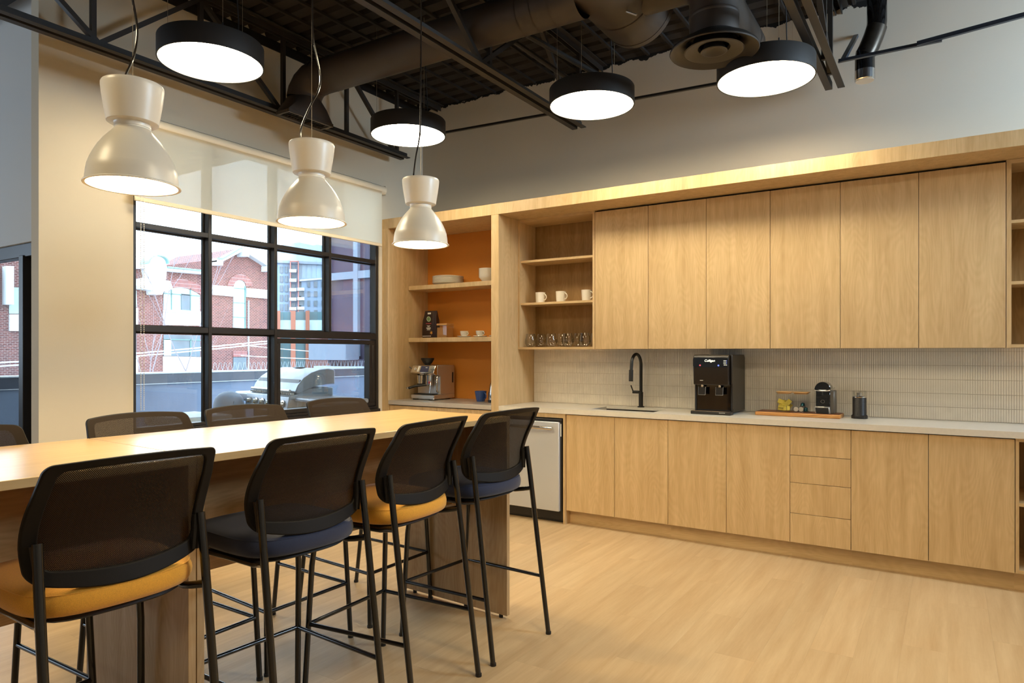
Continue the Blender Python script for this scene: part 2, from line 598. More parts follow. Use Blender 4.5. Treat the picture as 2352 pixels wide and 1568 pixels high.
ceil = struct(MB().box(-9.1, 4.1, -5.1, 5.6, ZC + .04, ZC + .14).build('ceiling', 'deck'))
rib = None
for i in range(38):
    y = -.1 + i * .152
    if rib is None:
        rib = MB().add([(-6.8, -.045, 0), (-6.8, .045, 0), (-6.8, .07, .045), (-6.8, -.07, .045), (6.8, -.045, 0), (6.8, .045, 0), (6.8, .07, .045), (6.8, -.07, .045)],
                       [(0, 1, 5, 4), (1, 2, 6, 5), (2, 3, 7, 6), (3, 0, 4, 7), (0, 3, 2, 1), (4, 5, 6, 7)]).build('deck_rib', 'rib', ceil, world=False, smooth=False)
        o = rib
    else:
        o = rib.copy(); C.objects.link(o)
    o.location = (-2.4, y, ZC)
# thin cross bridging under the deck
m0 = None
for i in range(22):
    x = -4.3 + i * .22
    if m0 is None:
        m0 = MB().box(-.011, .011, -.2, 5.4, -.018, 0).build('deck_strip', 'rib', ceil, world=False, smooth=False); o = m0
    else:
        o = m0.copy(); C.objects.link(o)
    o.location = (x, 0, ZC)

# kitchen wall, with the window wall split round the openings
struct(MB().box(-4.7, 4.1, YB, YB + .15, 0, ZC + .05).build('wall_back', 'wall_k'))
WX0 = -4.635
ww = MB()
ww.box(WX0, XW, 1.90, 2.458, 0, ZC + .05)
ww.box(WX0, XW, 4.772, YB, 0, ZC + .05)
ww.box(WX0, XW, 2.458, 4.772, 2.93, ZC + .05)
ww.box(WX0, XW, 2.458, 4.772, 0, .845)
wl = struct(ww.build('wall_left', 'wall'))
# black band where the deck meets the window wall
struct(MB().box(WX0, XW + .012, 1.91, YB, ZC - .075, ZC).build('trim_1', 'deck'))
# recessed glazed wall further left
struct(MB().box(-9.1, WX0, 2.10, 2.22, 2.11, ZC + .05).build('wall_alcove', 'wall_cool'))
struct(MB().box(-9.1, WX0, 1.86, 1.98, 3.63, ZC + .05).build('trim_2', 'deck'))
struct(MB().box(-9.25, -9.1, -5.1, 2.3, 0, ZC + .05).build('wall_far_left', 'wall_cool'))
struct(MB().box(-9.1, 4.1, -5.2, -5.05, 0, ZC + .05).build('wall_front', 'wall_cool'))
struct(MB().box(2.66, 2.8, -5.1, 5.6, 0, ZC + .05).build('wall_right', 'wall_cool'))

# ------------------------------------------------------------------ window 1 (nine-pane steel window)
GX = -4.622
win = struct(MB().box(-4.632, -4.602, 2.458, 2.51, .845, 2.93).box(-4.632, -4.602, 4.742, 4.772, .845, 2.93)
             .box(-4.60, -4.551, 2.458, 2.480, .845, 2.93).box(-4.60, -4.551, 4.738, 4.772, .845, 2.93)
             .box(-4.632, -4.551, 2.48, 4.742, 2.88, 2.93).box(-4.632, -4.551, 2.48, 4.742, .845, .868)
             .build('window_1', 'winframe', bevel=.002))


def wpart(nm, *b, mt='winframe', bev=.002, **k):
    q = MB()
    for a in b: q.box(*a)
    return q.build(nm, mt, win, bevel=bev, **k)


for y0 in (3.009, 3.588):
    wpart('mullion', (-4.632, -4.549, y0, y0 + .028, .868, 2.88), (-4.632, -4.605, y0 - .008, y0 + .036, .868, 2.88))
wpart('mullion', (-4.632, -4.549, 4.160, 4.188, 1.549, 2.88), (-4.632, -4.605, 4.152, 4.196, 1.549, 2.88))
for (ya, yb) in ((2.48, 3.009), (3.037, 3.588), (3.616, 4.160), (4.188, 4.738)):
    wpart('transom', (-4.632, -4.552, ya, yb, 2.208, 2.243), (-4.632, -4.607, ya, yb, 2.198, 2.251))
for (ya, yb) in ((2.48, 3.009), (3.037, 3.588)):
    wpart('transom', (-4.632, -4.552, ya, yb, 1.512, 1.553), (-4.632, -4.607, ya, yb, 1.500, 1.560))
wpart('transom', (-4.632, -4.550, 3.616, 4.738, 1.492, 1.551), (-4.632, -4.607, 3.616, 4.738, 1.551, 1.562))
wpart('opening_sash', (-4.625, -4.556, 3.622, 4.736, 1.447, 1.488), (-4.625, -4.556, 3.622, 4.736, .872, .905),
      (-4.625, -4.556, 3.622, 3.652, .905, 1.447), (-4.625, -4.556, 4.660, 4.736, .905, 1.447), (-4.580, -4.552, 4.700, 4.73, .94, 1.44))
for (ya, yb, za, zb) in ((2.50, 3.004, .868, 1.502), (3.044, 3.584, .868, 1.502), (3.65, 4.664, .9, 1.45),
                         (2.50, 3.004, 1.558, 2.2), (3.044, 3.584, 1.558, 2.2), (3.624, 4.155, 1.56, 2.2), (4.194, 4.742, 1.56, 2.2),
                         (2.50, 3.004, 2.25, 2.88), (3.044, 3.584, 2.25, 2.88), (3.624, 4.155, 2.25, 2.88), (4.194, 4.742, 2.25, 2.88)):
    wpart('pane', (GX - .003, GX + .003, ya, yb, za, zb), mt='glass', bev=0, smooth=False)
struct(MB().box(-4.60, -4.52, 2.46, 4.77, .812, .845).build('trim_3', 'winframe', bevel=.003))

# window 2: floor-length glazing of the alcove
w2 = struct(MB().box(-9.1, WX0, 2.12, 2.19, 2.02, 2.11).box(-9.1, WX0, 2.12, 2.19, 0, .08).build('window_2', 'winframe', bevel=.003))
for x in (-5.335, -6.6, -7.8):
    MB().box(x, x + .065, 2.11, 2.19, .08, 2.03).build('mullion', 'winframe', w2, bevel=.003)
MB().box(-5.27, -4.64, 2.165, 2.185, .08, 2.02).build('side_panel', mat('blue_grey_stucco', '4c5874', .8, bump=.6, bscale=70, var=.12, vscale=30), w2, smooth=False)
for a, b in ((-9.1, -7.8), (-7.735, -6.6), (-6.535, -5.335)):
    MB().box(a, b, 2.15, 2.156, .08, 2.02).build('pane', 'glass', w2, smooth=False)

# ------------------------------------------------------------------ roller blind
bl = thing('roller_blind', 'cream roller blind half lowered over the steel framed window', 'blind', (-4.49, 3.6, 2.9))
MB().tube([(-4.485, 2.40, 2.895), (-4.485, 4.775, 2.895)], .040, 28).build('roller_tube', mat('blind_tube', 'e3d6be', .6), bl)
MB().box(-4.452, -4.4505, 2.415, 4.715, 2.385, 2.90).build('fabric', 'shade', bl, smooth=False)
MB().box(-4.458, -4.445, 2.415, 4.715, 2.358, 2.388).build('hem_bar', mat('blind_hem', 'e0cfb0', .6), bl, bevel=.004)
MB().box(-4.541, -4.46, 4.775, 4.783, 2.85, 2.94).build('bracket', 'cream', bl, bevel=.002)
MB().box(-4.541, -4.46, 2.39, 2.398, 2.85, 2.94).build('bracket', 'cream', bl, bevel=.002)
q = MB()
for y in (2.455, 2.475):
    for k in range(150):
        z = 2.86 - k * .0125
        q.box(-4.447, -4.443, y - .002, y + .002, z - .004, z + .004)
q.build('bead_chain', 'cream', bl, kind='stuff')
struct(MB().box(-4.541, -4.53, 2.38, 4.79, 2.945, 2.955).build('gap_shadow_strip', mat('blue_shadow_line', '27313a', .6)))  # shaded gap above the roller, painted as a thin dark strip

# ------------------------------------------------------------------ kitchen joinery
YF = 4.812      # front face of the frame and worktop edge
YD = 4.832      # door faces
YU = 5.12       # faces of wall units
sur = thing('cabinet_surround', 'pale oak portal framing the whole kitchen run with deep top fascia', 'cabinet surround', (-2, 5.1, 0))
MB().box(-4.541, 2.6, YF, YB, 2.544, 2.637).build('fascia', 'oak', sur, bevel=.0012)
MB().box(-4.541, -4.463, YF, YB, 0, 2.5435).build('left_panel', 'oak', sur, bevel=.0012)
MB().box(-3.284, -3.208, YF, YB, 0, 2.5435).build('divider_panel', 'oak', sur, bevel=.0012)
MB().box(-4.463, -3.284, YB - .012, YB, .92, 2.5435).build('orange_back_panel', 'orange', sur, smooth=False, label='burnt orange back panel')

# nook: base unit with worktop and two shelves
nb = thing('base_cabinet', 'low oak cabinet under the nook worktop holding the espresso machine', 'cabinet', (-3.87, 5.1, 0))
MB().box(-4.462, -3.286, 4.856, YB - .002, .10, .881).build('carcass', 'void', nb)
MB().box(-4.460, -3.892, YD, 4.852, .11, .874).build('door', 'oak', nb, bevel=.001)
MB().box(-3.888, -3.287, YD, 4.852, .11, .874).build('door', 'oak', nb, bevel=.001)
MB().box(-4.462, -3.286, 4.90, 4.92, 0, .10).build('kickboard', 'oak_x', nb)
ws = thing('worktop', 'short grey stone worktop in the orange backed nook', 'worktop', (-3.87, 5.1, .882))
MB().box(-4.462, -3.285, YF, YB - .013, .882, .920).build('slab', 'quartz2', ws, bevel=.002)
sa = thing('wall_shelf', 'upper thick oak nook shelf holding plates and bowls', 'shelf', (-3.87, 5.2, 1.98), 'thick shelves in the orange nook')
MB().box(-4.462, -3.285, 5.10, YB - .013, 1.982, 2.023).build('board', 'oak', sa, bevel=.001)
sb = thing('wall_shelf', 'lower thick oak nook shelf holding the coffee bag and espresso cups', 'shelf', (-3.87, 5.2, 1.47), 'thick shelves in the orange nook')
MB().box(-4.462, -3.285, 5.10, YB - .013, 1.474, 1.515).build('board', 'oak', sb, bevel=.001)

# open wall unit left of the doors
ou = thing('open_wall_unit', 'open oak wall unit with mugs and glasses, beside the divider panel', 'shelf unit', (-2.83, 5.2, 1.4))
MB().box(-3.206, -3.190, YU, YB - .002, 1.40, 2.543).build('side_panel', 'oak', ou)
MB().box(-2.479, -2.459, YU, YB - .002, 1.40, 2.543).build('side_panel', 'oak', ou)
MB().box(-3.190, -2.479, YU, YB - .002, 1.40, 1.419).build('shelf', 'oak_x', ou)
for z in (1.809, 2.182):
    MB().box(-3.189, -2.480, 5.137, YB - .014, z - .019, z).build('shelf', 'oak_x', ou)
MB().box(-3.190, -2.479, YU + .002, YB - .014, 2.521, 2.543).build('top_panel', 'oak_x', ou)
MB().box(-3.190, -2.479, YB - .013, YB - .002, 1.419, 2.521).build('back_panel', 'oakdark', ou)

# wall cabinets with flat doors
ux = [-2.457, -1.995, -1.534, -1.074, -.618, -.159, .298]
ulab = ['first', 'second', 'third', 'fourth', 'fifth', 'sixth']
uw = ['next to the open mug shelves', 'above the black faucet', 'above the left of the water dispenser',
      'above the glass jars', 'above the pod coffee machine', 'beside the open end unit']
for i in range(6):
    t = thing('wall_cabinet', '%s handleless oak wall cabinet from the left, %s' % (ulab[i], uw[i]), 'cabinet',
              ((ux[i] + ux[i + 1]) / 2, 5.2, 1.4), 'wall cabinets over the backsplash')
    MB().box(ux[i] + .001, ux[i + 1] - .001, YU + .022, YB - .002, 1.402, 2.538).build('carcass', 'void', t)
    MB().box(ux[i] + .0015, ux[i + 1] - .0015, YU, YU + .019, 1.40, 2.530).build('door', 'oak', t, bevel=.0008)
# open end unit
oe = thing('open_wall_unit', 'open oak end unit at the right edge with dark empty shelves', 'shelf unit', (1.0, 5.2, 1.4))
MB().box(.300, .325, YU, YB - .002, 1.40, 2.543).build('side_panel', 'oak', oe)
MB().box(1.60, 1.625, YU, YB - .002, 1.40, 2.543).build('side_panel', 'oak', oe)
for z in (1.421, 1.803, 2.175):
    MB().box(.325, 1.60, YU + .004, YB - .014, z - .019, z).build('shelf', 'oak_x', oe)
MB().box(.325, 1.60, YU, YB - .014, 2.518, 2.543).build('top_panel', 'oak_x', oe)
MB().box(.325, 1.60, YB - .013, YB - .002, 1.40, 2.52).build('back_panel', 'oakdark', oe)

# main worktop with the sink cut-out
wt = thing('worktop', 'long pale quartz worktop with an undermount sink opening', 'worktop', (-1, 5.1, .882))
SX0, SX1, SY0, SY1 = -2.41, -1.88, 4.935, 5.245
q = MB()
q.box(-3.207, SX0, YF, YB - .016, .882, .920).box(SX1, 2.6, YF, YB - .016, .882, .920)
q.box(SX0, SX1, YF, SY0, .882, .920).box(SX0, SX1, SY1, YB - .016, .903, .920)
q.build('slab', 'quartz', wt)
sk = thing('sink', 'dark undermount sink basin below the black faucet', 'sink', (-2.145, 5.09, .70))
q = MB()
q.box(SX0 - .012, SX0, SY0 - .012, SY1 + .012, .70, .881).box(SX1, SX1 + .012, SY0 - .012, SY1 + .012, .70, .881)
q.box(SX0, SX1, SY0 - .012, SY0, .70, .881).box(SX0, SX1, SY1, SY1 + .012, .70, .9025).box(SX0, SX1, SY0, SY1, .70, .71)
q.build('basin', mat('sink_dark', '2e2a26', .35, .3), sk)
MB().cyl((-2.145, 5.09, .71), .04, .004, 20).build('drain', 'steelhi', sk)

# base cabinets
bx = [(-2.572, -2.153, -1.73), (-1.73, -1.307, -.887)]
blab = ['two-door oak base cabinet beside the dishwasher, under the sink', 'two-door oak base cabinet left of the drawer stack, under the water dispenser']
for (a, m_, b), lb in zip(bx, blab):
    t = thing('base_cabinet', lb, 'cabinet', ((a + b) / 2, 5.1, 0), 'base cabinets of the kitchen run')
    MB().box(a + .001, b - .001, 4.856, YB - .002, .11, .68 if a < -2.5 else .881).build('carcass', 'void', t)
    MB().box(a + .0015, m_ - .0015, YD, 4.852, .111, .875).build('door', 'oak', t, bevel=.0008)
    MB().box(m_ + .0015, b - .0015, YD, 4.852, .111, .875).build('door', 'oak', t, bevel=.0008)
    MB().box(a, b, 4.898, 4.914, 0, .109).build('kickboard', 'oak_x', t)
t = thing('drawer_unit', 'narrow oak unit of four stacked handleless drawers', 'drawers', (-.704, 5.1, 0))
MB().box(-.886, -.522, 4.856, YB - .002, .11, .881).build('carcass', 'void', t)
for z0, z1 in ((.111, .3035), (.3065, .5065), (.5095, .6885), (.6915, .875)):
    MB().box(-.8855, -.5225, YD, 4.852, z0, z1).build('drawer', 'oak', t, bevel=.0008)
MB().box(-.887, -.521, 4.898, 4.914, 0, .109).build('kickboard', 'oak_x', t)
t = thing('base_cabinet', 'two-door oak base cabinet at the right, past the drawer stack', 'cabinet', (-.1, 5.1, 0), 'base cabinets of the kitchen run')
MB().box(-.520, .322, 4.856, YB - .002, .11, .881).build('carcass', 'void', t)
MB().box(-.5195, -.1005, YD, 4.852, .111, .875).build('door', 'oak', t, bevel=.0008)
MB().box(-.0975, .3215, YD, 4.852, .111, .875).build('door', 'oak', t, bevel=.0008)
MB().box(-.521, .323, 4.898, 4.914, 0, .109).build('kickboard', 'oak_x', t)
t = thing('open_base_unit', 'open oak base unit with dark shelf bays at the right edge', 'shelf unit', (1.0, 5.1, 0))
MB().box(.325, .342, YD, YB - .002, .111, .881).build('side_panel', 'oak', t)
MB().box(1.6, 1.62, YD, YB - .002, .111, .881).build('side_panel', 'oak', t)
for z in (.13, .513, .881):
    MB().box(.342, 1.6, YD + .002, YB - .014, z - .019, z).build('shelf', 'oak_x', t)
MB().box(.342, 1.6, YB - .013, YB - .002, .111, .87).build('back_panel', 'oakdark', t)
MB().box(.323, 1.7, 4.898, 4.914, 0, .109).build('kickboard', 'oak_x', t)
t = thing('end_panel', 'narrow full-height oak strip right of the dishwasher', 'panel', (-2.58, 5.1, 0))
MB().box(-2.592, -2.5735, YF + .006, YB - .002, 0, .881).build('panel', 'oak', t)
MB().box(-3.207, -2.592, 4.822, 4.84, .846, .881).build('filler_rail', 'oak', t)

# backsplash: stacked finger tiles, real edges
TP, TH = .0137, .0935
spl = struct(MB().box(-3.207, 2.6, YB - .005, YB, .92, 1.402).build('wall_backsplash', 'grout', smooth=False))
rows = [(.9205 + .0875 * 0, 1.0065)]
zz = [.9205, 1.008, 1.098, 1.191, 1.285, 1.378, 1.401]
tiles = []
for r in range(6):
    n = int((1.7 + 3.207) / TP)
    for k in range(n):
        xa = -3.206 + k * TP
        tiles.append((xa, r))
near_ids = set()
full_rows = [1, 2, 3, 4]
cand = [(xa, r) for (xa, r) in tiles if r in full_rows and xa < .42]
cand.sort(key=lambda p: -p[0])
near_ids = set(cand[:300])
stuffm = MB()
tb = {}
for (xa, r) in tiles:
    z0, z1 = zz[r] + .0012, zz[r + 1] - .0012
    jy = rnd.uniform(0, .0012)
    if (xa, r) in near_ids:
        key = r
        if key not in tb:
            tb[key] = MB().box(.0008, TP - .0008, YB - .0125, YB - .005, z0, z1).build('tile', 'tile', spl, world=False, smooth=False)
            o = tb[key]
        else:
            o = tb[key].copy(); C.objects.link(o)
        o.location = (xa, -jy, 0)
    else:
        stuffm.box(xa + .0008, xa + TP - .0008, YB - .0125 - jy, YB - .005, z0, z1)
stuffm.build('tiles_remaining', 'tile', spl, kind='stuff', smooth=False)

# ------------------------------------------------------------------ dishwasher
dw = thing('dishwasher', 'stainless steel dishwasher under the left end of the long worktop', 'dishwasher', (-2.9, 5.1, 0))
MB().box(-3.200, -2.597, 4.845, 5.38, .02, .842).build('tub', 'plastic', dw, bevel=.004)
MB().box(-3.195, -2.617, 4.792, 4.84, .10, .815).build('door', 'dwdoor', dw, bevel=.006, seg=2)
MB().box(-3.198, -2.600, 4.800, 4.845, .818, .838).build('control_strip', 'plastic', dw, bevel=.003)
MB().box(-2.616, -2.601, 4.815, 4.845, .10, .838).build('door_edge', 'plastic', dw)
q = MB().tube([(-3.15, 4.746, .766), (-3.09, 4.742, .768), (-2.9, 4.738, .770), (-2.71, 4.742, .768), (-2.655, 4.746, .766)], .0135, 14)
q.tube([(-3.13, 4.745, .767), (-3.13, 4.795, .767)], .009, 10).tube([(-2.675, 4.745, .767), (-2.675, 4.795, .767)], .009, 10)
q.build('handle', 'steelhi', dw)
MB().box(-3.2, -2.6, 4.86, 4.88, .005, .095).build('kick_plate', 'plastic', dw)
MB().box(-2.612, -2.606, 4.809, 4.8145, .70, .80).build('vent_label', 'white', dw)

# ------------------------------------------------------------------ faucet
fc = thing('faucet', 'matt black gooseneck kitchen faucet behind the sink', 'faucet', (-2.136, 5.323, .92))
pts = [(-2.136, 5.323, .93 + k * .02) for k in range(18)]
for k in range(1, 15):
    a = PI * k / 14
    pts.append((-2.136 - .012 * (1 - math.cos(a)) / 2, 5.323 - .085 * (1 - math.cos(a)), 1.27 + .088 * math.sin(a)))
for k in range(1, 5):
    pts.append((-2.148, 5.153 - .002 * k, 1.27 - .012 * k))
MB().tube(pts, .0125, 16).build('spout', 'black', fc)
MB().tube([(-2.148, 5.145, 1.232), (-2.149, 5.142, 1.14)], .0165, 16).build('spray_head', 'black', fc)
MB().cyl((-2.136, 5.323, .92), .028, .008, 24).cyl((-2.136, 5.323, .925), .018, .12, 20).build('base', 'black', fc)
MB().tube([(-2.15, 5.32, 1.045), (-2.205, 5.315, 1.045)], .012, 14).tube([(-2.2, 5.315, 1.045), (-2.215, 5.30, 1.10)], .005, 8).build('handle', 'black', fc)

# ------------------------------------------------------------------ roof trusses
def truss(xc, y0, y1, zb, bots, tops, verts, label, zt=3.80):
    t = thing('roof_truss', label, 'roof truss', (xc, (y0 + y1) / 2, zb), 'open web steel trusses')
    for s in (-1, 1):
        MB().prism([(s * .017, 0), (s * .062, 0), (s * .062, .006), (s * .023, .006), (s * .023, .05), (s * .017, .05)], y0, y1).xf(Matrix.Translation((xc, 0, zb))).build('chord_angle', 'steelblack', t, smooth=False)
        MB().prism([(s * .017, 0), (s * .062, 0), (s * .062, -.006), (s * .023, -.006), (s * .023, -.05), (s * .017, -.05)], y0, YB - .002).xf(Matrix.Translation((xc, 0, zt + .05))).build('top_chord_angle', 'steelblack', t, smooth=False)
    nodes = sorted([(y, zb + .035, 0) for y in bots] + [(y, zt + .0, 1) for y in tops])
    for (a, za, ta), (b, zb_, tb_) in zip(nodes, nodes[1:]):
        if ta != tb_:
            MB().bar((xc, a, za), (xc, b, zb_), .03, .032, (1, 0, 0)).build('web_diagonal', 'steelblack', t, smooth=False)
    for y in verts:
        MB().bar((xc, y, zb + .02), (xc, y, zt + .02), .028, .030, (1, 0, 0)).build('web_post', 'steelblack', t, smooth=False)
    return t


truss(-4.325, -4.5, 4.90, 3.20, [-1.95, -.6, .75, 2.13, 3.46, 4.74], [-2.6, -1.27, .08, 1.42, 2.80, 4.15], [-.6, .08, .75, 1.42, 2.10, 2.80, 3.49, 4.15, 4.78], 'black roof truss nearest the window wall, above the blind')
truss(-2.54, -4.5, 5.00, 3.20, [-2.0, -.5, .9, 2.2, 3.60, 4.90], [-1.2, .2, 1.55, 2.92, 4.35], [.9, 2.2, 3.70, 4.99], 'black roof truss crossing the middle of the ceiling over the pendants')
truss(-.66, -4.5, 5.20, 3.20, [-.7, .7, 2.0, 3.3, 4.95], [0, 1.3, 2.6, 4.1], [2.0, 3.3, 4.7, 4.97], 'black roof truss at the right, beside the rightmost disc lamp')
br = thing('bracing_pipe', 'two slanting black brace pipes above the third disc lamp', 'pipe', (-2.4, 4.2, 3.5))
MB().tube([(-2.625, 4.088, 3.6), (-2.335, 4.47, 3.37)], .018, 10).build('pipe', 'steelblack', br)
MB().tube([(-2.49, 4.094, 3.6), (-2.053, 4.50, 3.32)], .020, 10).build('pipe', 'steelblack', br)
for (a, b, lb, w_) in (((-4.30, 4.88, 3.378), (-2.60, 4.88, 3.322), 'black bridging bar between the window truss and the middle truss', .022),
                       ((-2.48, 4.88, 3.317), (-.72, 4.88, 3.266), 'black bridging bar between the middle truss and the right truss', .022),
                       ((-.60, 4.88, 3.264), (-.03, 4.88, 3.262), 'short grey bridging bar right of the right truss', .024),
                       ((-.16, 4.865, 3.264), (2.2, 4.865, 3.43), 'long grey bridging bar at the upper right, lapped over the short one', .030)):
    o = MB().bar(a, b, .006, w_, (0, 0, 1)).bar((a[0], a[1] - .011, a[2] - w_ / 2), (b[0], b[1] - .011, b[2] - w_ / 2), .022, .005, (0, 0, 1)).build('bridging_bar', 'rod' if a[0] > -1 else 'steelblack', None, smooth=False)
    tag(o, lb, 'steel bar', 'bridging bars in front of the kitchen wall')
o = MB().bar((-.575, 4.90, 3.27), (-.55, 5.405, 3.62), .03, .02).build('wall_strut', 'rod', None, smooth=False)
tag(o, 'short black strut from the grey bar to the ragged wall top', 'steel bar')

# ------------------------------------------------------------------ ducts
d1 = thing('spiral_duct', 'long dark round duct crossing to an elbow over the window truss', 'duct', (-3, 3.58, 3.455))
MB().tube([(-4.02, 3.58, 3.455), (-1.80, 3.58, 3.455)], .127, 36, cap=False).build('straight_duct', 'duct', d1)
pts = [(-4.02, 3.58, 3.455)]
for k in range(1, 5):
    a = PI / 2 * k / 4
    pts.append((-4.02 - .15 * math.sin(a), 3.58 - .02 * k / 4, 3.455 - .15 * (1 - math.cos(a))))
MB().tube(pts, .130, 32, cap=False).build('elbow', 'duct', d1, ang=20)
n = 24
vs = []
for (rx, ry, z, sq) in ((.13, .13, 3.305, 0), (.11, .16, 3.24, .5), (.07, .21, 3.15, 1)):
    for k in range(n):
        a = 2 * PI * k / n
        c_, s_ = math.cos(a), math.sin(a)
        m_ = max(abs(c_), abs(s_)) if sq else 1
        f = (1 - sq) + sq / m_
        vs.append((-4.17 + .06 * sq + rx * c_ * f, 3.56 - .04 * sq + ry * s_ * f, z))
fs = [(i * n + k, i * n + (k + 1) % n, (i + 1) * n + (k + 1) % n, (i + 1) * n + k) for i in range(2) for k in range(n)]
MB().add(vs, fs).build('boot', 'duct', d1)
q = MB().box(-4.185, -4.165, 3.31, 3.735, 3.125, 3.15).box(-4.055, -4.035, 3.31, 3.735, 3.125, 3.15).box(-4.165, -4.055, 3.31, 3.33, 3.125, 3.15).box(-4.165, -4.055, 3.715, 3.735, 3.125, 3.15)
gr = q.build('register', 'duct', d1, bevel=.002)
for k in range(15):
    MB().obox((-4.11, 3.345 + k * .026, 3.14), (.055, 0, 0), (0, .007, .005), (0, -.001, .001)).build('vane', 'duct', gr)
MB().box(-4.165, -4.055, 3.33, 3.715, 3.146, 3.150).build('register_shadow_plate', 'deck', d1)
for x in (-3.86, -2.35, -2.2, -2.1, -1.98):
    MB().tube([(x - .006, 3.58, 3.455), (x + .006, 3.58, 3.455)], .1305, 36, cap=False).build('seam_ring', 'duct', d1)

d2 = thing('large_round_duct', 'large brown capped duct running over the kitchen, next to the round diffuser', 'duct', (-1.7, 2, 3.6))
MB().tube([(-1.7, -4.5, 3.6), (-1.7, 4.18, 3.6)], .24, 44).build('straight_duct', 'duct', d2)
MB().tube([(-1.7, 4.15, 3.6), (-1.7, 4.19, 3.6)], .243, 44).build('end_cap', 'duct', d2)
for y in (2.6, 3.3, 3.9):
    MB().tube([(-1.7, y - .007, 3.6), (-1.7, y + .007, 3.6)], .2435, 44, cap=False).build('seam_ring', 'duct', d2)
MB().tube([(-1.62, 3.76, 3.40), (-1.585, 3.76, 3.375), (-1.54, 3.77, 3.352)], .007, 8).build('damper_handle', 'brass' if 'brass' in M else 'steel', d2, label='shiny damper handle')

d3 = thing('round_diffuser', 'dark round ceiling diffuser on a duct drop, overlapping the rightmost disc lamp', 'air diffuser', (-1.124, 3.90, 3.07))
DX, DY = -1.124, 3.90
pts = [(DX, DY, 3.14), (DX, DY, 3.36)]
for k in range(1, 7):
    a = PI / 2 * k / 6
    pts.append((DX - .19 * (1 - math.cos(a)), DY, 3.36 + .19 * math.sin(a)))
pts.append((-1.60, DY, 3.55))
MB().tube(pts, .137, 36, cap=False).build('neck_duct', 'duct', d3, ang=22)
MB().lathe([(.1375, 3.27), (.1405, 3.275), (.1405, 3.285), (.1375, 3.29)], (DX, DY, 0), 36).build('seam_ring', 'duct', d3)
MB().lathe([(.137, 3.17), (.16, 3.155), (.215, 3.125), (.243, 3.10), (.248, 3.088), (.244, 3.082), (.232, 3.09), (.20, 3.108), (.168, 3.118), (.150, 3.14), (.135, 3.165)], (DX, DY, 0), 48).build('outer_cone', 'diffdark', d3)
MB().lathe([(.118, 3.15), (.128, 3.12), (.155, 3.098), (.166, 3.088), (.160, 3.085), (.13, 3.092), (.09, 3.105), (.082, 3.12), (.09, 3.15)], (DX, DY, 0), 44).build('middle_cone', 'diffdark', d3)
MB().lathe([(.045, 3.14), (.055, 3.12), (.068, 3.095), (.074, 3.085), (.066, 3.083), (.05, 3.092), (.03, 3.10), (.0, 3.104)], (DX, DY, 0), 36).build('inner_cone', 'diffdark', d3)
d4 = thing('round_duct', 'plain dark round duct behind the diffuser drop', 'duct', (-1.2, 4.5, 3.6))
MB().tube([(-1.20, 4.12, 3.56), (-1.20, 5.0, 3.56)], .12, 28).build('straight_duct', 'duct', d4)
for y in (4.3, 4.9):
    MB().tube([(-1.20, y - .01, 3.56), (-1.20, y + .01, 3.56)], .1225, 28, cap=False).build('seam_ring', 'duct', d4)
    MB().box(-1.205, -1.195, y - .01, y + .01, 3.68, ZC).build('hanger_strap', 'duct', d4)

fl_ = thing('flue_pipe', 'black stove pipe with two bends and a shiny capped end', 'pipe', (-.45, 5.2, 3.2))
MB().tube([(-.405, 5.22, 3.86), (-.405, 5.22, 3.60), (-.41, 5.22, 3.56)], .062, 28).build('upper_pipe', 'gloss', fl_)
MB().tube([(-.405, 5.22, 3.575), (-.425, 5.215, 3.51), (-.455, 5.205, 3.43), (-.475, 5.2, 3.39)], .064, 28).build('bend', mat('scuffed_tin', '4b443c', .3, .8, var=.5, vscale=8), fl_)
MB().tube([(-.470, 5.2, 3.415), (-.476, 5.2, 3.375), (-.476, 5.2, 3.275)], .062, 28).build('lower_pipe', 'gloss', fl_)
MB().lathe([(.064, 3.285), (.064, 3.222), (.059, 3.216), (0, 3.216)], (-.476, 5.2, 0), 32).build('end_cap', 'chrome', fl_)
MB().lathe([(.057, 3.2155), (.057, 3.214), (0, 3.214)], (-.476, 5.2, 0), 32).build('cap_disc', 'capwhite', fl_)

# ------------------------------------------------------------------ disc lamps
def disc_lamp(x, y, label, wires=(100, 220, 340)):
    Z = 3.04
    t = thing('disc_lamp', label, 'ceiling lamp', (x, y, Z), 'black disc pendant lamps')
    MB().lathe([(.279, 0), (.2865, 0), (.2865, .112), (.284, .116), (.02, .116), (.02, .006), (.279, .006)], (x, y, Z), 72, closed=True).build('housing', 'lampblack', t)
    MB().lathe([(0, .0035), (.279, .0035)], (x, y, Z), 72).build('diffuser', 'disc_light', t, smooth=False)
    for a in map(R, wires):
        px, py = x + .24 * math.cos(a), y + .24 * math.sin(a)
        MB().tube([(px, py, Z + .116), (px, py, ZC)], .0013, 6).build('suspension_wire', 'wire', t)
        MB().cyl((px, py, Z + .114), .004, .035, 8).build('wire_grip', 'black', t)
    MB().tube([(x + .10, y + .10, Z + .116), (x + .105, y + .105, Z + .25), (x + .10, y + .09, Z + .5), (x + .09, y + .09, ZC)], .0035, 6).build('power_cord', 'black', t)
    return t


disc_lamp(-3.592, 2.394, 'black disc lamp nearest the camera, above the left pendant')
disc_lamp(-3.510, 4.010, 'smallest looking black disc lamp, near the kitchen corner')
disc_lamp(-2.035, 4.190, 'black disc lamp under the middle truss end', (75, 195, 280))
disc_lamp(-.943, 4.362, 'black disc lamp partly hidden behind the round diffuser', (60, 300, 100))

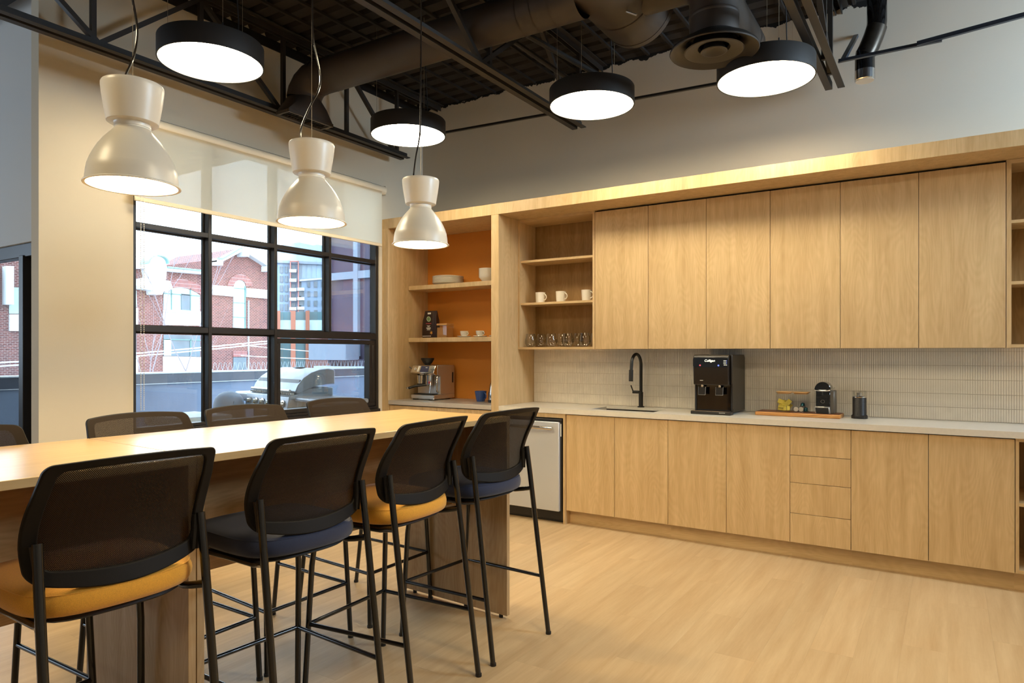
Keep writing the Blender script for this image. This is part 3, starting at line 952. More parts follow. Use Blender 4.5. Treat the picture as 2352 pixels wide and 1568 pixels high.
# ------------------------------------------------------------------ dome pendants
def pendant(x, y, label, cable):
    D, Z = .305, 1.951
    t = thing('pendant_lamp', label, 'pendant lamp', (x, y, Z), 'cream hourglass pendants over the bar table')
    o = [(.478, .0), (.500, -.002), (.503, .006), (.497, .014), (.478, .022), (.475, .06), (.468, .13), (.456, .205), (.453, .21), (.430, .28), (.400, .345), (.355, .43), (.300, .51), (.245, .575), (.205, .62), (.188, .645)]
    i = [(.180, .645), (.20, .61), (.29, .505), (.39, .34), (.445, .20), (.465, .06), (.468, .0)]
    MB().lathe([(r * D, z * D) for r, z in o + i], (x, y, Z), 64, closed=True).build('dome', 'cream', t, ang=60)
    MB().lathe([(.188 * D, .645 * D), (.186 * D, .66 * D), (.192 * D, .663 * D), (.188 * D, .70 * D), (.195 * D, .712 * D)], (x, y, Z), 48).build('neck', 'alum', t, ang=50)
    MB().lathe([(0, .712 * D), (.255 * D, .712 * D), (.268 * D, .722 * D), (.283 * D, .82 * D), (.300 * D, .92 * D), (.315 * D, 1.02 * D), (.324 * D, 1.11 * D), (.324 * D, 1.14 * D), (.316 * D, 1.157 * D), (.30 * D, 1.16 * D), (0, 1.16 * D)], (x, y, Z), 56).build('cap', 'cream', t, ang=40)
    MB().lathe([(0, .035 * D), (.466 * D, .035 * D)], (x, y, Z), 48).build('diffuser', 'pend_light', t, smooth=False)
    sl = bpy.data.lights.new('pendant_bulb', 'SPOT'); sl.energy = PEND_SPOT; sl.color = (1.0, .78, .42); sl.spot_size = R(150); sl.spot_blend = .25; sl.shadow_soft_size = .035
    so = bpy.data.objects.new('pendant_bulb', sl); C.objects.link(so); so.parent = t; so.location = (0, 0, .03 * D - .004)
    MB().tube([(x, y, Z + 1.155 * D), (x, y, ZC)], .0012, 6).build('suspension_wire', 'wire', t)
    MB().tube([(x, cy, cz) for cy, cz in cable], .0042, 8).build('power_cable', 'cable', t)
    MB().cyl((x + .03, y + .02, Z + 1.155 * D), .004, .02, 8).build('wire_clamp', 'chrome', t)
    MB().cyl((x + .26 * D * math.cos(-1.9), y + .26 * D * math.sin(-1.9), Z + .72 * D), .003, .006, 8).build('screw', 'steel', t)
    return t


def smooth_path(ps, n=6):
    out = []
    P_ = [ps[0]] + ps + [ps[-1]]
    for i in range(1, len(P_) - 2):
        a, b, c, d = [Vector(p) for p in P_[i - 1:i + 3]]
        for k in range(n):
            t_ = k / n
            out.append(tuple(.5 * ((2 * b) + (c - a) * t_ + (2 * a - 5 * b + 4 * c - d) * t_ ** 2 + (3 * b - a - 3 * c + d) * t_ ** 3)))
    out.append(tuple(ps[-1]))
    return out


pendant(-2.4, 1.297, 'large looking cream pendant lamp hanging nearest the camera', smooth_path([(1.297, 3.86), (1.297, 2.9), (1.296, 2.78), (1.295, 2.70), (1.294, 2.62), (1.308, 2.545), (1.312, 2.486), (1.300, 2.405), (1.272, 2.33), (1.265, 2.30)]))
pendant(-2.4, 2.093, 'middle cream pendant lamp in front of the window blind', smooth_path([(2.096, 3.86), (2.096, 3.1), (2.096, 2.92), (2.097, 2.84), (2.104, 2.77), (2.124, 2.70), (2.140, 2.643), (2.142, 2.594), (2.125, 2.54), (2.09, 2.48), (2.037, 2.367), (2.03, 2.30)]))
pendant(-2.4, 2.842, 'farthest cream pendant lamp in front of the orange nook', smooth_path([(2.845, 3.86), (2.845, 3.1), (2.843, 2.9), (2.841, 2.72), (2.838, 2.60), (2.83, 2.519), (2.802, 2.418), (2.781, 2.30)]))

# ------------------------------------------------------------------ bar tables
ROT = R(-3.4)      # the pair stands slightly askew to the wall
TZ = 1.043


def bar_table(name, y0, y1, label, loc):
    """local frame: x across, y along the table, origin at the shared joint on the camera-side edge"""
    t = thing(name, label, 'bar table', loc, 'pair of tall oak tables pushed end to end', ROT)
    W_ = .765
    MB().box(-W_, 0, y0 + .001, y1 - .001, TZ - .026, TZ).build('tabletop', 'table', t, world=False, bevel=.0015)
    for (a, b) in ((y0 + .001, y0 + .026), (y1 - .026, y1 - .001)):
        p = MB().box(-W_ + .04, -.004, a, b, .018, TZ - .0265).build('end_panel', 'table_z', t, world=False, bevel=.001)
        for xx in (-W_ + .1, -.05):
            MB().cyl((xx, (a + b) / 2, 0), .011, .019, 14).build('levelling_foot', 'black', p, world=False)
    MB().box(-.395, -.377, y0 + .027, y1 - .027, .545, TZ - .0265).build('modesty_panel', 'table_h', t, world=False, bevel=.001)
    return t


JX, JY = -2.002, 1.285
bar_table('bar_table', 0, 1.682, 'far oak bar table of the pair, its end panel toward the kitchen', (JX, JY, 0))
bar_table('bar_table', -1.682, -.001, 'near oak bar table of the pair, cut by the left edge', (JX, JY, 0))

# ------------------------------------------------------------------ bar stools
def back_pt(u, v, off=0.0):
    """u -1..1 across, v 0..1 up; concave towards the sitter and leaning back at the top"""
    hw = .222 + .014 * math.sin(PI * min(1, v * 1.1)) - .004 * v
    x = u * hw
    z = .800 + v * .300 - .035 * (1 - u * u) * (1 - v) ** 1.5 + .012 * (1 - u * u) * v
    prof = .034 + .012 * math.sin(PI * min(1, v / .75)) - .100 * max(0, v - .25) ** 1.35 / (.75 ** 1.35)
    y = prof - .052 * (1 - u * u)
    return Vector((x, y + off, z))


def rrect(n, cu, cv, ru, rv, rt=.024, rb=.032, W_=.222, H_=.30):
    """rounded rectangle in (u, v), corner radii given in metres (top, bottom)"""
    hw, hh = ru * W_, rv * H_
    rt = min(rt, hw * .9, hh * .9); rb = min(rb, hw * .9, hh * .9)
    seg = []
    m_ = n // 8
    for (cx_, cy_, r_, a0) in ((hw - rt, hh - rt, rt, 0), (-hw + rt, hh - rt, rt, 90), (-hw + rb, -hh + rb, rb, 180), (hw - rb, -hh + rb, rb, 270)):
        arc = [(cx_ + r_ * math.cos(R(a0 + 90 * k / (m_ - 1))), cy_ + r_ * math.sin(R(a0 + 90 * k / (m_ - 1)))) for k in range(m_)]
        seg.append(arc)
    out = []
    for i in range(4):
        out += seg[i]
        a_, b_ = seg[i][-1], seg[(i + 1) % 4][0]
        out += [(a_[0] + (b_[0] - a_[0]) * (k + 1) / (m_ + 1), a_[1] + (b_[1] - a_[1]) * (k + 1) / (m_ + 1)) for k in range(m_)]
    return [(cu + x_ / W_, cv + y_ / H_) for x_, y_ in out]


def make_stool(fab, label, loc, rz, group):
    t = thing('bar_stool', label, 'bar stool', loc, group, rz)
    N = 96
    # seat cushion
    def ring(s, z, dy=0):
        out = []
        for k in range(N // 2):
            a = 2 * PI * k / (N // 2)
            c_, s_ = math.cos(a), math.sin(a)
            e = 5.5
            m_ = (abs(c_) ** e + abs(s_) ** e) ** (-1 / e)
            x_ = .232 * c_ * m_ * s
            y_ = .205 + .235 * s_ * m_ * s
            if y_ < .2: x_ *= 1 - .10 * ((.2 - y_) / .235) ** 1.5
            if y_ < .1: y_ += .035 * min(1, (x_ / .2) ** 2) * ((.1 - y_) / .13)
            out.append((x_, y_ + dy, z))
        return out
    n2 = N // 2
    lv = [(.78, .702), (.90, .704), (.96, .710), (.99, .722), (1.0, .737), (.99, .750), (.965, .762), (.92, .771), (.84, .777), (.7, .781), (.45, .783), (.2, .784)]
    vs = []
    for s_, z_ in lv: vs += ring(s_, z_)
    fs = [(i * n2 + k, i * n2 + (k + 1) % n2, (i + 1) * n2 + (k + 1) % n2, (i + 1) * n2 + k) for i in range(len(lv) - 1) for k in range(n2)]
    fs += [tuple(range(n2))[::-1], tuple((len(lv) - 1) * n2 + k for k in range(n2))]
    seat = MB().add(vs, fs).build('seat', fab, t, world=False, ang=80)
    MB().tube([Vector(p) for p in ring(.966, .7625)] + [Vector(ring(.966, .7625)[0])], .0014, 6, cap=False).build('seam', fab, seat, world=False)
    vs = ring(.78, .682) + ring(.84, .690) + ring(.80, .7025)
    fs = [(i * n2 + k, i * n2 + (k + 1) % n2, (i + 1) * n2 + (k + 1) % n2, (i + 1) * n2 + k) for i in range(2) for k in range(n2)] + [tuple(range(n2))[::-1], tuple(2 * n2 + k for k in range(n2))]
    MB().add(vs, fs).build('seat_shell', 'plastic', t, world=False)
    # legs
    for s in (-1, 1):
        MB().tube([(s * .2135, -.127, 0), (s * .2085, -.020, .77), (s * .2065, .000, .905)], [.0115, .0125, .0125], 14).build('leg', 'tube', t, world=False, label='rear leg')
        MB().cyl((s * .2135, -.127, 0), .0135, .012, 14).build('foot_cap', 'plastic', t, world=False)
        MB().cyl((s * .2365, .425, 0), .0135, .012, 14).build('foot_cap', 'plastic', t, world=False)
        MB().tube([(s * .2365, .425, 0), (s * .223, .400, .5), (s * .208, .385, .66), (s * .20, .35, .682), (s * .195, .20, .684), (s * .19, .06, .684), (s * .192, .02, .692), (s * .2095, -.028, .702)],
                  [.0115, .0115, .0115, .010, .010, .010, .011, .012], 14).build('leg', 'tube', t, world=False, label='front leg with seat rail')
        # plastic clip joining back and leg
        a = back_pt(s * .90, .02, -.004); b = back_pt(s * .90, .33, -.004)
        MB().tube([a + Vector((-s * .004, -.006, 0)), (a + b) / 2 + Vector((-s * .004, -.008, 0)), b + Vector((-s * .004, -.006, 0))], .012, 10).build('back_clip', 'plastic', t, world=False)
        MB().tube([(s * .2115, -.089, .275), (s * .2275, .413, .262)], .0085, 12).build('footrest', 'tube', t, world=False, label='side rail')
    MB().tube([(-.228, .413, .262), (.228, .413, .262)], .0085, 12).build('footrest', 'tube', t, world=False, label='front rail')
    # backrest frame: bevelled ring
    outer = rrect(N, 0, .5, 1.0, .5)
    inner = rrect(N, 0, .528, .85, .402, .018, .024)
    lay = [(outer, -.010, 1.0), (outer, .008, 1.0), (inner, .008, 1), (inner, -.006, 1)]
    vs = []
    for ln, off, _ in lay: vs += [tuple(back_pt(u, v, off)) for u, v in ln]
    # soften the outer corner
    fs = []
    for i in range(4):
        j = (i + 1) % 4
        for k in range(N):
            fs.append((i * N + k, i * N + (k + 1) % N, j * N + (k + 1) % N, j * N + k))
    MB().add(vs, fs).build('back_frame', 'frame', t, world=False, bevel=.004, ang=50, seg=2)
    # mesh covering the whole front
    q = MB(); q.uv = []
    rings = [0.02, .2, .4, .6, .8, .93, .985]
    vs = []
    for r_ in rings:
        for u, v in rrect(N, 0, .5, 1.0 * r_, .5 * r_, .024 * r_, .032 * r_): vs.append((u, v))
    fs = [(i * N + k, i * N + (k + 1) % N, (i + 1) * N + (k + 1) % N, (i + 1) * N + k) for i in range(len(rings) - 1) for k in range(N)] + [tuple(range(N))[::-1]]
    q.add([tuple(back_pt(u, v, .0095)) for u, v in vs], fs)
    q.uv = [(u * .235, v * .30) for u, v in vs]
    q.build('back_mesh', 'mesh', t, world=False, ang=80)
    return t


def stool_pos(x, y, a, opp=False):
    """x, y: midpoint of the rear leg tops; a: how far the stool is turned (degrees)"""
    return (x, y, 0), (R(90 - a) if not opp else R(-90 + a))


g1 = 'bar stools with black mesh backs'
p, rz = stool_pos(-1.855, .985, 4)
amber = make_stool('yellow', 'bar stool with amber seat nearest the camera, at the left', p, rz, g1)
p, rz = stool_pos(-1.822, 1.600, 4.5)
navy = make_stool('navy', 'bar stool with navy seat between the two amber ones', p, rz, g1)
p, rz = stool_pos(-1.797, 2.145, -1.7)
copy_thing(amber, p, rz, 'bar stool with amber seat, second from the kitchen', g1)
p, rz = stool_pos(-1.787, 2.700, 5.0)
copy_thing(navy, p, rz, 'bar stool with navy seat, nearest the kitchen, beside the dishwasher', g1)
for (src, y, a, lb) in ((amber, .95, 1, 'bar stool across the table at the far left, only its back corner visible'),
                        (navy, 1.605, 0, 'bar stool across the table in front of the wide plain wall'),
                        (amber, 2.125, -1, 'bar stool across the table before the covered round grill outside'),
                        (navy, 2.725, 0, 'bar stool across the table nearest the kitchen nook')):
    p, rz = stool_pos(-2.855, y, a, True)
    copy_thing(src, p, rz, lb, g1)

# ------------------------------------------------------------------ small things in the orange nook
def ring_handle(mb, c, dx, r, h, th, n=10, dy=0.0, nn=10):
    """C-shaped handle in a vertical plane leaving the body at c in direction (dx, dy)"""
    pts = []
    for k in range(n + 1):
        a = -PI / 2 + PI * k / n
        e = math.cos(a) * r
        pts.append((c[0] + dx * e, c[1] + dy * e, c[2] + math.sin(a) * h / 2))
    return mb.tube(pts, th, nn)


def mug(name, label, c, r, h, fab, group, cat='mug', rb=None, hd=(.80, -.6), inner='ceramic'):
    t = thing(name, label, cat, c, group)
    rb = rb or r * .82
    MB().lathe([(.0, 0), (rb, 0), (rb + (r - rb) * .35, h * .25), (r, h), (r - .004, h), (rb - .002, h * .3), (rb - .008, .006), (0, .006)], c, 36).build('body', fab, t, ang=50)
    q = ring_handle(MB(), (c[0] + hd[0] * r * .92, c[1] + hd[1] * r * .92, c[2] + h * .55), hd[0], .030, h * .60, .0045, dy=hd[1])
    q.build('handle', fab, t)
    return t


em = thing('espresso_machine', 'polished steel espresso machine with black bean hopper on the nook worktop', 'coffee machine', (-4.22, 5.18, .92))
X0, X1, Y0, Y1 = -4.368, -4.081, 5.022, 5.345
bodyp = [(Y0 + .075, .965), (Y1, .965), (Y1, 1.235), (Y1 - .012, 1.25), (Y0 + .03, 1.25), (Y0 + .004, 1.19), (Y0 + .03, 1.155), (Y0 + .075, 1.15)]
MB().prism([(Y0 + .10, .97), (Y1, .97), (Y1, 1.238), (Y1 - .012, 1.25), (Y0 + .055, 1.25), (Y0 + .055, 1.16), (Y0 + .10, 1.145)], X0 + .004, X1, 'x').build('body', 'steel', em, bevel=.006, seg=2)
MB().prism([(Y0 + .056, 1.153), (Y0 + .02, 1.160), (Y0 - .004, 1.178), (Y0 + .032, 1.248), (Y0 + .056, 1.250)], X0, X1 - .002, 'x').build('control_head', 'steelhi', em, bevel=.004, seg=2)
hd = MB().obox((-4.205, Y0 + .0125, 1.2155), (.048, 0, 0), (0, .0145, .0275), (0, -.0012, .0006)).build('touch_screen', mat('screen_grey', '3a4160', .15), em)
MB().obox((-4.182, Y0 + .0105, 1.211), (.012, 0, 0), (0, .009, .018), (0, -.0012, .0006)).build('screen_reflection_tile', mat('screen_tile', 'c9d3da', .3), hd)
MB().obox((-4.278, Y0 + .0125, 1.2155), (.008, 0, 0), (0, .0145, .0275), (0, -.0012, .0006)).build('indicator_strip', 'white', em)
MB().lathe([(.009, 0), (.012, 0), (.012, .003), (.009, .003)], (-4.318, Y0 + .010, 1.2155), 20, closed=True, axis=(0, -.89, .45)).build('power_button', 'white', em)
MB().prism([(Y0 + .005, .933), (Y1, .933), (Y1, .972), (Y0 + .10, .972), (Y0 + .005, .968)], X0 + .002, X1, 'x').build('drip_tray', 'steel', em, bevel=.004, seg=2)
MB().box(X0 - .002, X1 + .004, Y0, Y1 + .004, .929, .934).build('base_plate', 'steelhi', em, bevel=.001)
for fx in (X0 + .04, X1 - .05):
    for fy in (Y0 + .03, Y1 - .05):
        MB().cyl((fx, fy, .9205), .026, .009, 18, .03).build('foot', 'plastic', em)
MB().box(X0 + .02, X1 - .03, Y0 + .02, Y0 + .098, .9725, .979).build('drip_grid', 'plastic', em)
MB().cyl((-4.288, Y0 + .06, 1.075), .033, .078, 24, .038).build('grinder_outlet', 'chrome', em)
MB().cyl((-4.288, Y0 + .055, 1.052), .034, .020, 24).build('grinder_cradle', 'plastic', em)
MB().cyl((-4.185, Y0 + .06, 1.100), .034, .055, 24).build('group_head', 'chrome', em)
MB().cyl((-4.185, Y0 + .06, 1.062), .036, .036, 24).build('portafilter_basket', 'chrome', em)
MB().tube([(-4.20, Y0 + .04, 1.062), (-4.29, Y0 - .02, 1.052), (-4.345, Y0 - .055, 1.032)], [.010, .012, .012], 14).build('portafilter_handle', 'plastic', em)
MB().cyl((-4.353, Y0 - .062, 1.028), .014, .01, 16).xf(Matrix.Identity(4)).build('handle_cap', 'chrome', em)
MB().tube([(-4.14, Y0 + .05, 1.15), (-4.142, Y0 + .03, 1.10), (-4.146, Y0 + .02, .985)], .004, 10).build('steam_wand', 'chrome', em)
MB().cyl((-4.150, Y0 + .018, 1.078), .011, .02, 16).build('wand_grip', 'pink', em)
MB().tube([(-4.105, Y0 + .098, .992), (-4.098, Y0 + .072, 1.00), (-4.090, Y0 + .058, 1.02), (-4.090, Y0 + .058, 1.115), (-4.095, Y0 + .068, 1.14), (-4.11, Y0 + .09, 1.15)], .009, 12).build('front_bumper', 'steelhi', em)
MB().tube([(-4.355, Y0 + .06, 1.185), (-4.395, Y0 + .045, 1.215), (-4.415, Y0 + .04, 1.232)], .0045, 10).build('steam_lever', 'plastic', em)
MB().lathe([(0, 0), (.030, 0), (.030, .008), (.040, .015), (.064, .055), (.064, .068), (.058, .068), (0, .066)], (-4.27, 5.16, 1.251), 32).build('bean_hopper', 'plastic', em)
MB().box(X1 - .001, X1 + .004, Y1 - .04, Y1 - .025, 1.08, 1.18).build('side_grip', 'plastic', em)

mug('mug', 'blue mug on the grey nook worktop near the divider panel', (-3.645, 5.17, .9205), .057, .096, 'blueceramic', None, rb=.038, hd=(.95, -.3))
kt = thing('kettle', 'steel kettle half hidden behind the divider panel', 'kettle', (-3.46, 5.16, .92))
MB().lathe([(0, 0), (.074, 0), (.076, .012), (.078, .03), (.076, .08), (.066, .15), (.052, .195), (.046, .20), (.044, .212), (.02, .222), (.0, .223)], (-3.46, 5.16, .921), 40).build('body', 'steelhi', kt)
MB().lathe([(.0745, 0), (.08, 0), (.08, .022), (.077, .024)], (-3.46, 5.16, .9206), 36).build('base', 'plastic', kt)
MB().tube([(-3.405, 5.17, 1.13), (-3.37, 5.175, 1.12), (-3.355, 5.178, 1.06), (-3.375, 5.175, .98), (-3.388, 5.172, .965)], .009, 10).build('handle', 'plastic', kt)

# upper shelf: a stack of plates, a stack of bowls
SZ = 2.023
p0 = None
pn = ['lowest', 'second', 'third', 'fourth', 'fifth', 'sixth', 'top']
for k in range(7):
    z = SZ + .0005 + k * .0105
    o = MB().lathe([(0, 0), (.085, 0), (.09, .003), (.140, .012), (.152, .018), (.150, .0205), (.135, .0175), (.088, .007), (0, .006)], (0, 0, 0), 44).build('plate', 'ceramic', None, world=False)
    o.location = (-4.085, 5.245, z)
    tag(o, 'white dinner plate, %s of the stack of seven on the upper nook shelf' % pn[k], 'plate', 'stacked white plates')
for k in range(6):
    z = SZ + .0005 + k * .0145
    o = MB().lathe([(0, 0), (.036, 0), (.04, .006), (.062, .030), (.076, .048), (.078, .058), (.0755, .058), (.058, .032), (.034, .010), (0, .009)], (0, 0, 0), 40).build('bowl', 'ceramic', None, world=False)
    o.location = (-3.625, 5.245, z)
    tag(o, 'white bowl, %s of the stack of six half behind the divider panel' % (pn[:5] + ['top'])[k], 'bowl', 'stacked white bowls')

# lower shelf: coffee bag, wood-lidded canister, espresso cups
SZ = 1.515
cb = thing('coffee_bag', 'dark brown coffee bag with a round green seal, leaning in the nook corner', 'coffee bag', (-4.285, 5.23, SZ))
w_, d_ = .090, .034
secs = [(0, 1.0, 1.0), (.01, 1.02, 1.08), (.10, 1.0, 1.12), (.17, .96, .95), (.21, .90, .62), (.235, .86, .34), (.262, .84, .10), (.266, .84, .06)]
vs = []
n = 20
for z, a, b in secs:
    for k in range(n):
        an = 2 * PI * k / n
        c_, s_ = math.cos(an), math.sin(an)
        m_ = (abs(c_) ** 6 + abs(s_) ** 6) ** (-1 / 6)
        wob = rnd.uniform(-.0012, .0012)
        vs.append((-4.285 + c_ * m_ * w_ * a + wob, 5.232 + s_ * m_ * d_ * b + wob, SZ + .0005 + z))
fs = [(i * n + k, i * n + (k + 1) % n, (i + 1) * n + (k + 1) % n, (i + 1) * n + k) for i in range(len(secs) - 1) for k in range(n)] + [tuple(range(n))[::-1], tuple((len(secs) - 1) * n + k for k in range(n))]
MB().add(vs, fs).build('bag', 'bagbrown', cb, ang=50)
yb = 5.232 - .0395
MB().lathe([(0, 0), (.027, 0), (.027, .0006), (0, .0006)], (-4.285, yb + .002, SZ + .185), 32, axis=(0, -1, -.12)).build('round_seal', 'green', cb)
MB().lathe([(.020, .0006), (.0225, .0006), (.0225, .0012), (.020, .0012)], (-4.285, yb + .002, SZ + .185), 32, closed=True, axis=(0, -1, -.12)).build('seal_ring', 'white', cb)
MB().box(-4.305, -4.265, yb + .011, yb + .013, SZ + .232, SZ + .248).build('paper_tab', 'white', cb)
MB().box(-4.318, -4.252, yb - .0008, yb + .001, SZ + .137, SZ + .143).build('red_line', 'pink', cb)
for i, (a, h, z) in enumerate(((.020, .004, .118), (.012, .004, .111), (.026, .010, .096), (.018, .003, .084), (.022, .003, .078))):
    MB().box(-4.285 - a, -4.285 + a, yb - .0008, yb + .001, SZ + z - h / 2, SZ + z + h / 2).build('printed_line', 'white', cb)
MB().add([(-4.25 + r * math.cos(a), yb - .001, SZ + .05 + r * math.sin(a)) for a, r in [(PI / 2 + PI * k / 6, .022 if k % 2 == 0 else .009) for k in range(12)]], [tuple(range(12))]).build('gold_star_print', 'gold', cb, smooth=False)
MB().box(-4.36, -4.255, yb - .0008, yb + .001, SZ + .015, SZ + .021).build('printed_line', 'white', cb)

cn = thing('canister', 'square glass canister with wooden lid beside the coffee bag', 'canister', (-4.12, 5.24, SZ))
q = MB().box(-4.182, -4.060, 5.19, 5.192, SZ + .001, SZ + .118).box(-4.182, -4.060, 5.298, 5.30, SZ + .001, SZ + .118).box(-4.182, -4.180, 5.192, 5.298, SZ + .001, SZ + .118).box(-4.062, -4.060, 5.192, 5.298, SZ + .001, SZ + .118).box(-4.18, -4.062, 5.192, 5.298, SZ + .001, SZ + .003)
q.build('jar', 'jarglass', cn, smooth=False)
MB().box(-4.1785, -4.0635, 5.194, 5.297, SZ + .0035, SZ + .098).build('contents', 'beans', cn)
MB().box(-4.184, -4.058, 5.188, 5.302, SZ + .119, SZ + .137).build('lid', 'bamboo', cn, bevel=.003)
for i, (cx, lb) in enumerate(((-3.868, 'white espresso cup nearest the wood lidded canister'), (-3.685, 'white espresso cup in the middle of the lower nook shelf'), (-3.505, 'white espresso cup mostly hidden behind the divider panel'))):
    t = thing('espresso_cup', lb, 'cup', (cx, 5.215, SZ + .0165), 'espresso cups on the lower nook shelf')
    MB().lathe([(0, 0), (.022, 0), (.034, .012), (.040, .046), (.0385, .047), (.032, .014), (.018, .004), (0, .004)], (cx, 5.215, SZ + .0135), 32).build('body', 'ceramic', t)
    ring_handle(MB(), (cx + .036, 5.208, SZ + .038), 1, .020, .030, .0035, dy=-.2).build('handle', 'ceramic', t)
    o = MB().lathe([(0, 0), (.040, 0), (.045, .003), (.068, .011), (.067, .013), (.04, .0062), (.022, .0045), (0, .0045)], (0, 0, 0), 36).build('saucer', 'ceramic', None, world=False)
    o.location = (cx, 5.215, SZ + .0005)
    tag(o, ['white saucer under the espresso cup beside the canister', 'white saucer under the middle espresso cup', 'white saucer under the half hidden espresso cup'][i], 'saucer', 'espresso saucers')

# open wall unit: mugs and glasses
for cx, lb in ((-3.053, 'white mug at the left of the mug shelf'), (-2.847, 'white mug in the middle of the mug shelf'), (-2.598, 'white mug at the right end of the mug shelf, handle hidden')):
    mug('mug', lb, (cx, 5.25, 1.8095), .045, .095, 'ceramic', 'white mugs in the open wall unit', hd=(.97, -.22), rb=.039)
gi = 0
gl = ['leftmost', 'second', 'third', 'rightmost']
for cx in (-3.115, -2.905, -2.745, -2.583):
    for j, (dx, dy) in enumerate(((-.012, -.045), (.040, .055))):
        t = MB().lathe([(0, 0), (.022, 0), (.040, .012), (.051, .035), (.049, .065), (.039, .118), (.0375, .118), (.0475, .065), (.049, .036), (.038, .015), (.02, .008), (0, .007)], (0, 0, 0), 32).build('drinking_glass', 'frost', None, world=False)
        t.location = (min(cx + dx, -2.54), 5.25 + dy, 1.4195)
        tag(t, 'clear rounded glass, %s one of the %s pair on the bottom shelf' % ('front' if j == 0 else 'back', gl[gi]), 'glass', 'clear glasses in the open wall unit')
    gi += 1

# ------------------------------------------------------------------ worktop things
wd = thing('water_dispenser', 'black countertop water dispenser with a lit touch panel', 'water dispenser', (-1.45, 5.15, .92))
X0, X1, Y0, Y1 = -1.590, -1.312, 4.965, 5.375
MB().prism([(Y0 + .055, .935), (Y1, .935), (Y1, 1.33), (Y1 - .025, 1.356), (Y0 + .04, 1.356), (Y0 + .04, 1.15), (Y0 + .055, 1.14)], X1 - .012, X1, 'x').build('side_panel', 'darkbody', wd, bevel=.004, seg=2)
MB().prism([(Y0 + .055, .935), (Y1, .935), (Y1, 1.33), (Y1 - .025, 1.356), (Y0 + .04, 1.356), (Y0 + .04, 1.15), (Y0 + .055, 1.14)], X0, X0 + .012, 'x').build('side_panel', 'darkbody', wd, bevel=.004, seg=2)
MB().box(X0 + .012, X1 - .012, Y0 + .06, Y1, .94, 1.352).build('core', 'gloss', wd, bevel=.004)
MB().prism([(Y0 + .06, 1.135), (Y0 + .012, 1.135), (Y0 + .004, 1.20), (Y0, 1.28), (Y0 + .002, 1.335), (Y0 + .016, 1.352), (Y0 + .06, 1.355)], X0 + .004, X1 - .016, 'x').build('front_hood', 'darkbody', wd, bevel=.006, seg=2)
n = 0
pl_ = []
for (cx, cz, a0) in ((X1 - .035, 1.335 - .012, 0), (X0 + .022, 1.335 - .012, 90), (X0 + .022, 1.276, 180), (X1 - .035, 1.276, 270)):
    for k in range(6):
        a = R(a0 + 90 * k / 5)
        pl_.append((cx + .016 * math.cos(a), cz + .012 * math.sin(a)))
MB().prism(pl_, Y0 - .004, Y0 + .003, 'y').build('touch_panel', 'gloss', wd)
M['lit'] = emit('lit_lettering', (1, .95, .7), 2.2)
M['litred'] = emit('lit_red', (.9, .12, .14), 1.0)
M['litblue'] = emit('lit_blue', (.18, .25, 1.0), 1.4)
quad_text('Culligan', -1.462, Y0 - .0045, 1.312, .024, 'lit', wd, 'lit_lettering', shear=.25)
for (cx, mt_) in ((-1.532, 'litred'), (-1.398, 'litblue')):
    MB().lathe([(0, 0), (.006, 0), (.006, .0006), (0, .0006)], (cx, Y0 - .004, 1.278), 20, axis=(0, -1, 0)).build('touch_icon', mt_, wd)
for i in range(4):
    MB().box(-1.362 + .002 * (i == 3), -1.342, Y0 - .0048, Y0 - .004, 1.312 - i * .0105, 1.3135 - i * .0105).build('status_line', 'lit', wd)
    MB().box(-1.341, -1.337, Y0 - .0048, Y0 - .004, 1.3115 - i * .0105, 1.314 - i * .0105).build('status_light', 'litblue' if i != 3 else 'lit', wd)
for cx in (-1.522, -1.395):
    MB().box(cx - .008, cx + .008, Y0 + .014, Y0 + .034, 1.118, 1.136).build('nozzle', 'chrome', wd, bevel=.002)
    q = MB().tube([(cx - .026, Y0 + .012, 1.12), (cx - .026, Y0 + .006, 1.062), (cx + .026, Y0 + .006, 1.062), (cx + .026, Y0 + .012, 1.12)], .0018, 6)
    q.build('lever_rim', 'steelhi', wd)
    MB().box(cx - .025, cx + .025, Y0 + .008, Y0 + .011, 1.064, 1.115).build('lever', 'plastic', wd)
    MB().cyl((cx, Y0 + .03, 1.085), .006, .035, 10).build('spout', 'black', wd)
MB().box(-1.535, -1.512, Y0 + .0025, Y0 + .004, 1.166, 1.169).build('child_lock_print', 'white', wd)
MB().box(X0 - .010, X1 + .002, Y0 - .012, Y0 + .058, .9205, .944).build('drip_tray', 'plastic', wd, bevel=.003)
MB().box(X0 - .004, X1 - .006, Y0 - .008, Y0 + .052, .944, .947).build('tray_grid', 'steelhi', wd)
quad_text('QUANTUM', -1.37, Y0 - .0125, .935, .008, 'white', wd, 'tray_lettering', spacing=1.1)
MB().box(X1 - .003, X1 + .0015, Y0 + .056, Y0 + .078, .937, .965).build('side_latch', 'plastic', wd)

tr = thing('wooden_board', 'long acacia serving board on the worktop carrying the jars and pod machine', 'serving board', (-.9, 5.2, .92))
MB().box(-1.175, -.615, 5.10, 5.30, .9205, .9465).build('board', 'acacia', tr, bevel=.006, seg=3)
MB().box(-1.168, -.622, 5.107, 5.293, .9466, .9482).build('board_top', 'walnut', tr, bevel=.001)
BT = .9484


